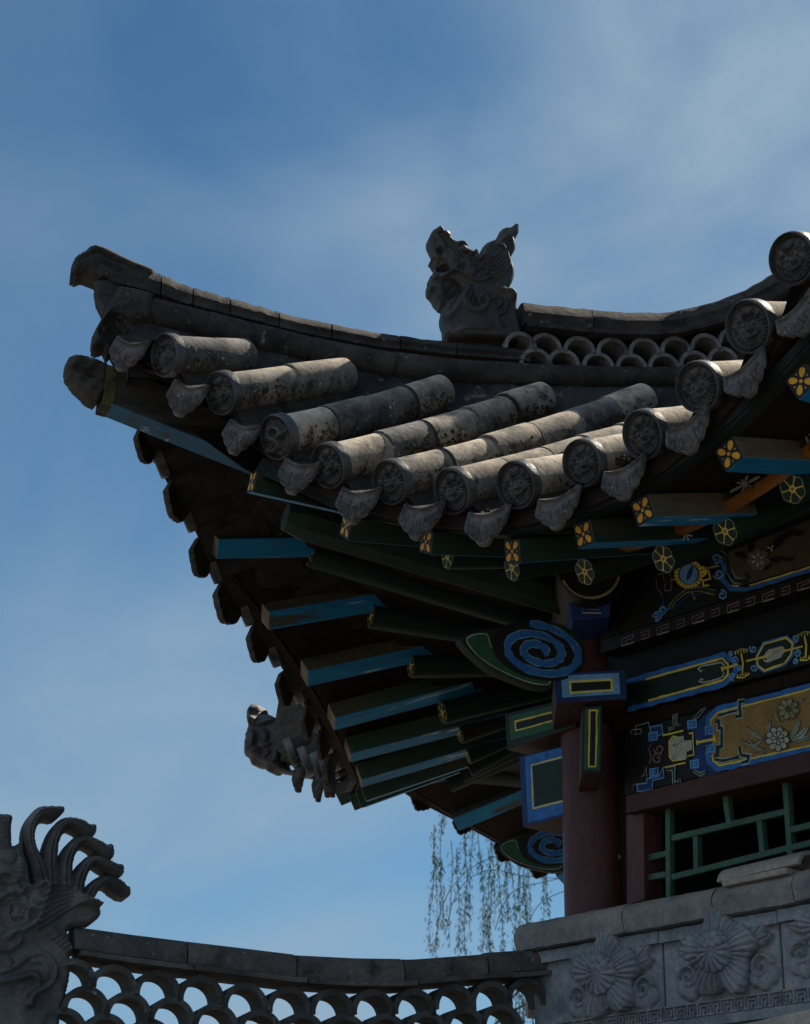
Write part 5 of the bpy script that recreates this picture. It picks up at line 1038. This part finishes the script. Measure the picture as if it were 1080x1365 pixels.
for k in range(3):
    e0, e1 = pe[k] + 0.004, pe[k + 1] - 0.004; w_ = e1 - e0; hh = h_bb - h_m1
    nu, nv = int(w_ / 0.0028), int(hh / 0.0028); u = np.linspace(0, w_, nu)[:, None] + np.zeros((1, nv)); v = np.linspace(0, hh, nv)[None, :] + np.zeros((nu, 1))
    fe, fh = wp(*fpx[k], OW + 0.05); fc = (fe - e0, fh - h_m1)
    z = panel_h(u, v, w_, hh, fc, k * 1.7, 0.172 if k else 0.168)
    hm = h_m0 - h_m1; ui = (u / (hm * 2.1) * 16).astype(int) % 16; vi = np.clip(((hm - v) / hm * 7).astype(int), 0, 6); FA = np.array([[int(c) for c in row] for row in FRET])
    fret = FA[vi, ui] * 0.014; z = np.where(v < hm, np.maximum(fret, np.where(z > 0.03, z, 0)), z)
    z = z + rng.normal(0, 0.0004, z.shape); ed = np.minimum(np.minimum(u, w_ - u), 0.006) / 0.006; z = z - 0.006 * (1 - ed)
    P0_ = SF.P(e0, OW, h_m1); G = P0_[None, None] + u[..., None] * V3(df) + v[..., None] * ZUP + z[..., None] * V3(nf)
    mb = MB(); mb.grid(G); mb.grid(np.stack([G[0], G[0] - V3(nf) * 0.05], 0)); mb.grid(np.stack([G[-1], G[-1] - V3(nf) * 0.05], 0), flip=True); fp_ = mb.build('flower_panel', M['brick'], WALL, angle=60); WLOC[fp_.name] = np.array(fp_.location) + WLOC[WALL.name]
    peony(SF.P(fe, OW - 0.004, fh), V3(df), ZUP, V3(nf), 0.178, k * 1.7, fp_)
# pale cement ledge at the lower right
wbox_p = [hit(x, y, A + nf * (OW + 0.12), nf) for x, y in [(985, 1366), (1010, 1360), (1180, 1322), (1180, 1400), (985, 1400)]]
mb = MB(); mb.prism(wbox_p, V3(-nf) * 0.13); mb.build('cement_ledge', M['looset'], WALL, smooth=False, bevel=0.01)

# loose roof tile lying on the cap
def tile_shell(mb, c, ax, sd_, up, L, hw, sag, th):
    G = []; 
    for a in np.linspace(R(12), R(168), 16): G.append([c + sd_ * hw * math.cos(a) + up * sag * math.sin(a) + ax * s_ * L / 2 for s_ in (-1, -0.5, 0, 0.5, 1)])
    for a in np.linspace(R(168), R(12), 16): G.append([c + sd_ * (hw - th) * math.cos(a) + up * (sag - th) * math.sin(a) + ax * s_ * L / 2 for s_ in (-1, -0.5, 0, 0.5, 1)])
    mb.grid(np.array(G), closeu=True, flip=True)
    G = np.array(G); n = len(G) // 2
    for j in (0, -1): mb.grid(np.stack([G[:n, j], G[::-1][:n, j]], 1), flip=(j == 0))
def cpx(px, py, o): return hit(px, py, A + nf * o, nf)
a = cpx(958, 1166, OW + 0.05); b = cpx(1066, 1141, OW + 0.05); ax = unit(b - a); sdv = unit(np.cross(ZUP, ax)); upv = np.cross(ax, sdv)
mb = MB(); tile_shell(mb, (a + b) / 2 - V3(nf) * 0.07 - upv * 0.045, ax, sdv, upv, np.linalg.norm(b - a), 0.085, 0.075, 0.016)
LT = mb.build('loose_tile', M['looset'], None, angle=50, label='loose curved clay tile lying on the parapet cap below the lattice window', category='roof tile')
a = cpx(962, 1178, OW + 0.075); b = cpx(1048, 1160, OW + 0.075); ax = unit(b - a)
mb = MB(); mb.box((a + b) / 2 - V3(nf) * 0.05, ax * np.linalg.norm(b - a) / 2, V3(nf) * 0.05, unit(np.cross(ax, V3(nf))) * 0.012); mb.build('flat_tile', M['looset'], None, smooth=False, bevel=0.004, label='flat clay slip wedged under the loose curved tile on the parapet', category='roof tile')

# ------------------------------------------------------------------ LOWER HIP RIDGE with openwork, running out from the parapet corner
LO = A + hipA * 0.0; LN = np.array([-hipA[1], hipA[0]]); LN = LN if LN @ nf > 0 else -LN
def LP(r, w, h): q = LO + hipA * r + LN * w; return np.array([q[0], q[1], h])
def lpx(px, py, w=0.0): P = hit(px, py, LO + LN * w, LN); return (P[:2] - LO) @ hipA, P[2]
LR = empty('lower_ridge', (*(LO + hipA * 1.4), 0.0), 'dark openwork tile ridge that sweeps from the carved parapet to the crested beast', 'roof ridge')
lu = np.array([lpx(x, y) for x, y in [(85, 1239), (110, 1240), (175, 1249), (240, 1257), (300, 1264), (390, 1275), (470, 1279), (545, 1280), (640, 1273), (700, 1269), (760, 1265)]])
lm = np.array([lpx(x, y, 0.09) for x, y in [(85, 1268), (110, 1270), (175, 1280), (240, 1288), (300, 1295), (390, 1306), (470, 1311), (545, 1311), (640, 1303), (700, 1299), (760, 1295)]])
def il(c, r): o = np.argsort(c[:, 0]); return np.interp(r, c[o, 0], c[o, 1])
jl = [lpx(x, 1265)[0] for x in (92, 243, 388, 530, 640, 752)]
for a, b in zip(jl[:-1], jl[1:]):
    mb = MB(); G = []; dh = rng.normal(0, 0.002)
    for r in np.linspace(a - 0.003, b + 0.003, 12):
        u_, l_ = il(lu, r) + dh, il(lm, r) + dh; hw = 0.09
        G.append([LP(r, hw, l_ + 0.012), LP(r, hw + 0.002, l_ + (u_ - l_) * 0.55), LP(r, hw * 0.8, u_ - 0.012), LP(r, hw * 0.4, u_), LP(r, -hw * 0.4, u_), LP(r, -hw * 0.8, u_ - 0.012), LP(r, -hw, l_ + (u_ - l_) * 0.55), LP(r, -hw, l_ + 0.012)])
    G = np.array(G); mb.grid(np.concatenate([G, G[:, :1]], 1)); mb.add(G[0], [tuple(range(8))]); mb.add(G[-1], [tuple(range(8))[::-1]]); mb.build('cap_tile', M['caplow'], LR, angle=45)
for a, b in zip([lpx(x, 1265)[0] for x in (100, 250, 400, 545, 668)], [lpx(x, 1265)[0] for x in (250, 400, 545, 668, 752)]):
    mb = MB(); G = []; dh = rng.normal(0, 0.002)
    for r in np.linspace(a - 0.003, b + 0.003, 10):
        l_ = il(lm, r) + dh; G.append([LP(r, 0.115, l_ - 0.012), LP(r, 0.115, l_ + 0.008), LP(r, -0.115, l_ + 0.008), LP(r, -0.115, l_ - 0.012), LP(r, 0.115, l_ - 0.012)])
    mb.grid(np.array(G)); mb.add(G[0][:4], [(0, 1, 2, 3)]); mb.add(G[-1][:4], [(3, 2, 1, 0)]); mb.build('ledge_slab', M['caplow'], LR, smooth=False, bevel=0.004)
top_px = [(97, 1310), (151, 1318), (210, 1325), (268, 1332), (327, 1342), (386, 1347), (443, 1350), (498, 1350), (553, 1349), (607, 1343), (656, 1338), (704, 1334)]
for k, q in enumerate(top_px):
    c = np.array(LP(*[lpx(*q, 0.08)[0], 0.08, lpx(*q, 0.08)[1]])); mb = MB(); ring(mb, c, V3(-hipA), ZUP, V3(LN), 0.092, 0.068, 0.16); mb.build('ring_tile', M['ringlow'], LR)
    if k < len(top_px) - 1:
        q2 = top_px[k + 1]; qm = ((q[0] + q2[0]) / 2 - 10, (q[1] + q2[1]) / 2 + 33); r_, h_ = lpx(*qm, 0.08); mb = MB(); ring(mb, LP(r_, 0.08, h_), V3(-hipA), ZUP, V3(LN), 0.092, 0.068, 0.16); mb.build('ring_tile', M['ringlow'], LR)
        qm = ((q[0] + q2[0]) / 2 - 40, (q[1] + q2[1]) / 2 + 62); r_, h_ = lpx(*qm, 0.08); mb = MB(); ring(mb, LP(r_, 0.08, h_), V3(-hipA), ZUP, V3(LN), 0.092, 0.068, 0.16); mb.build('ring_tile', M['ringlow'], LR)
mb = MB(); G = []
for r in np.linspace(0.3, 2.9, 30):
    h_ = il(lm, min(r, lm[:, 0].max())) - 0.36 + (0 if r < 2.3 else 0.0); G.append([LP(r, 0.13, h_ - 0.10), LP(r, 0.11, h_), LP(r, -0.11, h_), LP(r, -0.13, h_ - 0.10), LP(r, 0.13, h_ - 0.10)])
mb.grid(np.array(G)); mb.build('ridge_base', M['ridge'], LR)
# lower roof slopes under it
mb = MB(); G = []
for r in np.linspace(0.36, 3.0, 60):
    h_ = il(lm, min(r, lm[:, 0].max())) - 0.44; G.append([LP(r - t * 0.3, 0.10 + t, h_ - t * 0.42 - 0.02 * math.cos(r * 22)) for t in np.linspace(0, 1.6, 6)])
mb.grid(np.array(G)); G2 = []
for r in np.linspace(0.36, 3.0, 60):
    h_ = il(lm, min(r, lm[:, 0].max())) - 0.44; G2.append([LP(r - t * 0.3, -0.10 - t, h_ - t * 0.42 - 0.02 * math.cos(r * 22)) for t in np.linspace(0, 1.6, 6)])
mb.grid(np.array(G2), flip=True); mb.build('roof_slope', M['trough'], LR)

# crested beast at the end of the lower ridge
czl = lambda x, y: lpx(x / 3.6, 1065 + y / 3.6)
lo_out = [(-230, 1250), (-230, 700), (-260, 560), (-330, 430), (-340, 330), (-240, 250), (-120, 200), (-60, 100), (-20, 85), (46, 90), (46, 140), (48, 235), (95, 220), (108, 280), (128, 350), (134, 420), (165, 410), (200, 405), (300, 420), (400, 480), (440, 528), (465, 530), (468, 570), (420, 612), (360, 624), (310, 640), (330, 700), (342, 740), (325, 770), (322, 860), (300, 960), (272, 1080), (262, 1250)]
pr = 0.016
caps = [([(195, 430), (170, 330), (140, 260), (128, 180), (150, 115), (190, 80), (240, 78), (285, 62)], [0.035, 0.030, 0.024, 0.022, 0.022, 0.024, 0.026, 0.012]),
        ([(235, 430), (228, 320), (240, 220), (275, 150), (320, 128), (370, 140), (410, 165), (440, 145)], [0.035, 0.032, 0.024, 0.022, 0.022, 0.026, 0.028, 0.010]),
        ([(300, 440), (300, 340), (320, 270), (360, 220), (410, 215), (465, 245), (500, 270), (520, 240)], [0.035, 0.030, 0.024, 0.021, 0.021, 0.026, 0.028, 0.010]),
        ([(350, 460), (368, 390), (400, 330), (440, 305), (490, 325), (545, 355), (568, 335)], [0.032, 0.026, 0.022, 0.020, 0.024, 0.028, 0.010]),
        ([(395, 500), (425, 450), (460, 415), (505, 405), (550, 430), (585, 455), (597, 440)], [0.030, 0.024, 0.020, 0.022, 0.028, 0.024, 0.010])]
sl = []
for pts, rr in caps:
    for off in (-0.3, 0.3):
        q = []
        for i, pnt in enumerate(pts):
            a_ = np.array(pts[max(i - 1, 0)]); b_ = np.array(pts[min(i + 1, len(pts) - 1)]); t_ = unit((b_ - a_).astype(float)); q.append(tuple(np.array(pnt) + np.array([-t_[1], t_[0]]) * rr[i] * 1150 * off))
        sl.append((q[:-1], 0.0050, 0.018))
for k in range(7): sl.append(([(165 + 6 * k, 640 - 32 * k), (230, 600 - 28 * k), (310, 545 - 18 * k), (380, 520 - 6 * k), (440, 545)], 0.006, 0.022))
sl += [([(-40, 895), (60, 880), (140, 860), (165, 900), (120, 940), (95, 965), (110, 1000)], 0.014, 0.022), ([(-20, 850), (40, 830), (110, 780), (180, 760), (235, 800), (245, 860), (215, 910), (140, 960), (130, 1000)], 0.012, 0.020), ([(135, 800), (190, 800), (210, 850), (185, 890), (150, 870)], 0.010, 0.014),
       ([(80, 470), (110, 440), (165, 430), (205, 425), (215, 460), (190, 510)], 0.012, 0.022), ([(85, 480), (130, 530), (180, 545)], 0.012, 0.02), ([(30, 520), (20, 570), (50, 620), (100, 610), (120, 560), (80, 510), (30, 520)], 0.008, 0.014), ([(0, 650), (80, 650), (150, 610), (170, 560), (130, 540)], 0.012, 0.02), ([(-40, 740), (30, 740), (80, 700), (60, 660), (20, 680)], 0.012, 0.02), ([(220, 650), (280, 690), (330, 740)], 0.02, 0.018), ([(-100, 420), (0, 380), (60, 400), (120, 410)], 0.012, 0.02), ([(-200, 480), (-100, 560), (0, 480), (60, 460)], 0.016, 0.025), ([(-300, 400), (-200, 420), (-100, 500)], 0.016, -0.02)]
for k in range(9): sl.append(([(70 + k * 1, 250 + k * 20), (112, 258 + k * 19)], 0.0045, 0.009))
for k in range(4): sl.append(([(0, 130 + k * 22), (42, 128 + k * 22)], 0.004, 0.007))
for k in range(5): sl.append(([(230 + k * 18, 690 + k * 14), (262 + k * 17, 668 + k * 14)], 0.005, 0.010))
for k in range(6): sl.append(([(95 + k * 4, 585 + k * 10), (160 - k * 2, 600 + k * 6)], 0.004, 0.008))
bl = [(20, 350, 0.07, 0.035), (15, 300, 0.035, 0.02), (150, 490, 0.03, 0.02), (40, 690, 0.035, 0.02), (20, 800, 0.02, 0.016), (60, 440, 0.04, 0.015), (185, 450, 0.03, 0.015)] + [(50 + 24 * (i % 3) + 10 * (i // 3 % 2), 525 + 26 * (i // 3), 0.014, 0.012) for i in range(9)] + [(20 + 20 * (i % 3), 425 + 18 * (i // 3), 0.012, 0.010) for i in range(6)]
px_slab('crested_beast', None, czl, np.array([*LO, 0.0]), V3(hipA), ZUP, V3(LN), lo_out, [(p_, [q_ * 1.06 for q_ in r_]) for p_, r_ in caps], sl, bl, 0.078, 0.024, 0.0030, M['beastlow'], sub=3, label='grey clay beast with five curling crest plumes at the outer end of the lower ridge', category='ridge ornament')

# ------------------------------------------------------------------ WILLOW beyond the pavilion
TX, TY = 3.0, 25.0
WIL = empty('willow_tree', (TX, TY, 0), 'weeping willow with thin hanging green strands behind the pavilion', 'tree')
M['bark'] = mat('willow_bark', (0.05, 0.045, 0.035), (0.10, 0.09, 0.07), 8, 0.9, 0.6); M['leaf'] = mat('willow_leaf', (0.075, 0.12, 0.085), (0.13, 0.19, 0.12), 4, 0.6, 0.0)
mb = MB(); mb.tube([np.array([TX, TY, -EYE]), np.array([TX + 0.1, TY, 0.5]), np.array([TX - 0.05, TY, 3.0]), np.array([TX, TY, 5.2])], [0.32, 0.25, 0.19, 0.12], 14); mb.build('trunk', M['bark'], WIL)
mbB = MB(); mbL = MB(); lv = []; lf_ = []
def wpt(px, py, Y): r = ray(px, py); return r * (Y / r[1])
def leaf_at(P, s_):
    a = rng.uniform(0, 2 * PI); t = unit(np.array([0.5 * math.cos(a), 0.5 * math.sin(a), -1.0])); sdn = unit(np.cross(t, rng.normal(0, 1, 3)))
    L = s_ * rng.uniform(0.7, 1.3); k = len(lv); lv.extend([P, P + t * L * 0.5 + sdn * L * 0.11, P + t * L, P + t * L * 0.5 - sdn * L * 0.11]); lf_.append((k, k + 1, k + 2, k + 3))
arcs = []
for k in range(40):
    az_ = rng.uniform(0, 2 * PI) if k > 7 else rng.uniform(PI * 0.75, PI * 1.25)
    L = rng.uniform(0.9, 2.3); top = np.array([TX, TY, rng.uniform(2.4, 4.4)]); pts = []; rise = rng.uniform(0.2, 0.8); wig = rng.uniform(0, 6)
    for f in np.linspace(0, 1, 9): pts.append(top + np.array([math.cos(az_) * L * f, math.sin(az_) * L * f * 0.8, rise * math.sin(f * 2.2) - 0.7 * f * f + 0.05 * math.sin(f * 9 + wig)]))
    mbB.tube(pts, list(np.linspace(0.045, 0.010, 9)), 6); arcs.append(pts)
def strand(P, L, dens=1.0, lean=None):
    lean = rng.normal(0, 0.05) if lean is None else lean; n = 9; ph = rng.uniform(0, 6); pts = [P + np.array([lean * L * f + 0.025 * math.sin(f * 5 + ph), 0.02 * math.sin(f * 4 + ph), -L * f]) for f in np.linspace(0, 1, n)]
    mbB.tube(pts, list(np.linspace(0.0045, 0.002, n)), 4, caps=False)
    cl = rng.uniform(0, 1, 5)
    for i in range(int(L * 105 * dens)):
        f = rng.uniform(0.03, 1)
        if np.min(np.abs(cl - f)) > 0.15 and rng.uniform() < 0.7: continue
        j = f * (n - 1); a = int(min(j, n - 2)); leaf_at(pts[a] + (pts[a + 1] - pts[a]) * (j - a) + rng.normal(0, 0.02, 3), 0.055)
for pts in arcs:
    for i in range(3, 9):
        strand(pts[i] + rng.normal(0, 0.05, 3), rng.uniform(0.8, 2.2), 0.7)
# strands seen under the eave
for px_, y0, y1, d_ in ((590, 1118, 1240, 1.0), (582, 1160, 1275, 0.8), (577, 1190, 1272, 0.5), (622, 1105, 1250, 0.8), (628, 1125, 1210, 0.6), (612, 1190, 1270, 0.9), (640, 1170, 1272, 1.0), (652, 1150, 1274, 0.9), (668, 1180, 1270, 0.9), (676, 1150, 1226, 1.2), (682, 1190, 1275, 0.9), (695, 1130, 1250, 0.5), (706, 1150, 1270, 0.5), (716, 1120, 1255, 0.4), (728, 1175, 1262, 0.5), (600, 1180, 1265, 0.3), (660, 1130, 1235, 0.4), (690, 1200, 1290, 0.8), (655, 1230, 1330, 0.8), (620, 1240, 1340, 0.7), (700, 1220, 1340, 0.8)):
    Y = TY - 1.5 + rng.normal(0, 0.5); P = wpt(px_, y0 - 60, Y); Q = wpt(px_, y1, Y); strand(P, P[2] - Q[2], d_ * 1.9, rng.normal(0, 0.02))
for q in ([(595, 1240), (605, 1200), (625, 1172), (655, 1160), (700, 1168), (760, 1172)], [(660, 1240), (672, 1205), (690, 1185), (730, 1175), (770, 1165)], [(580, 1262), (588, 1215), (605, 1180), (640, 1150), (700, 1130)], [(700, 1250), (712, 1215), (735, 1195), (780, 1180)]):
    mbB.tube(smooth_pts([wpt(x, y, TY - 1.3) for x, y in q], 4), 0.0045, 5)
mbB.build('branches', M['bark'], WIL); mbL.add(lv, lf_); mbL.build('foliage', M['leaf'], WIL, smooth=False)
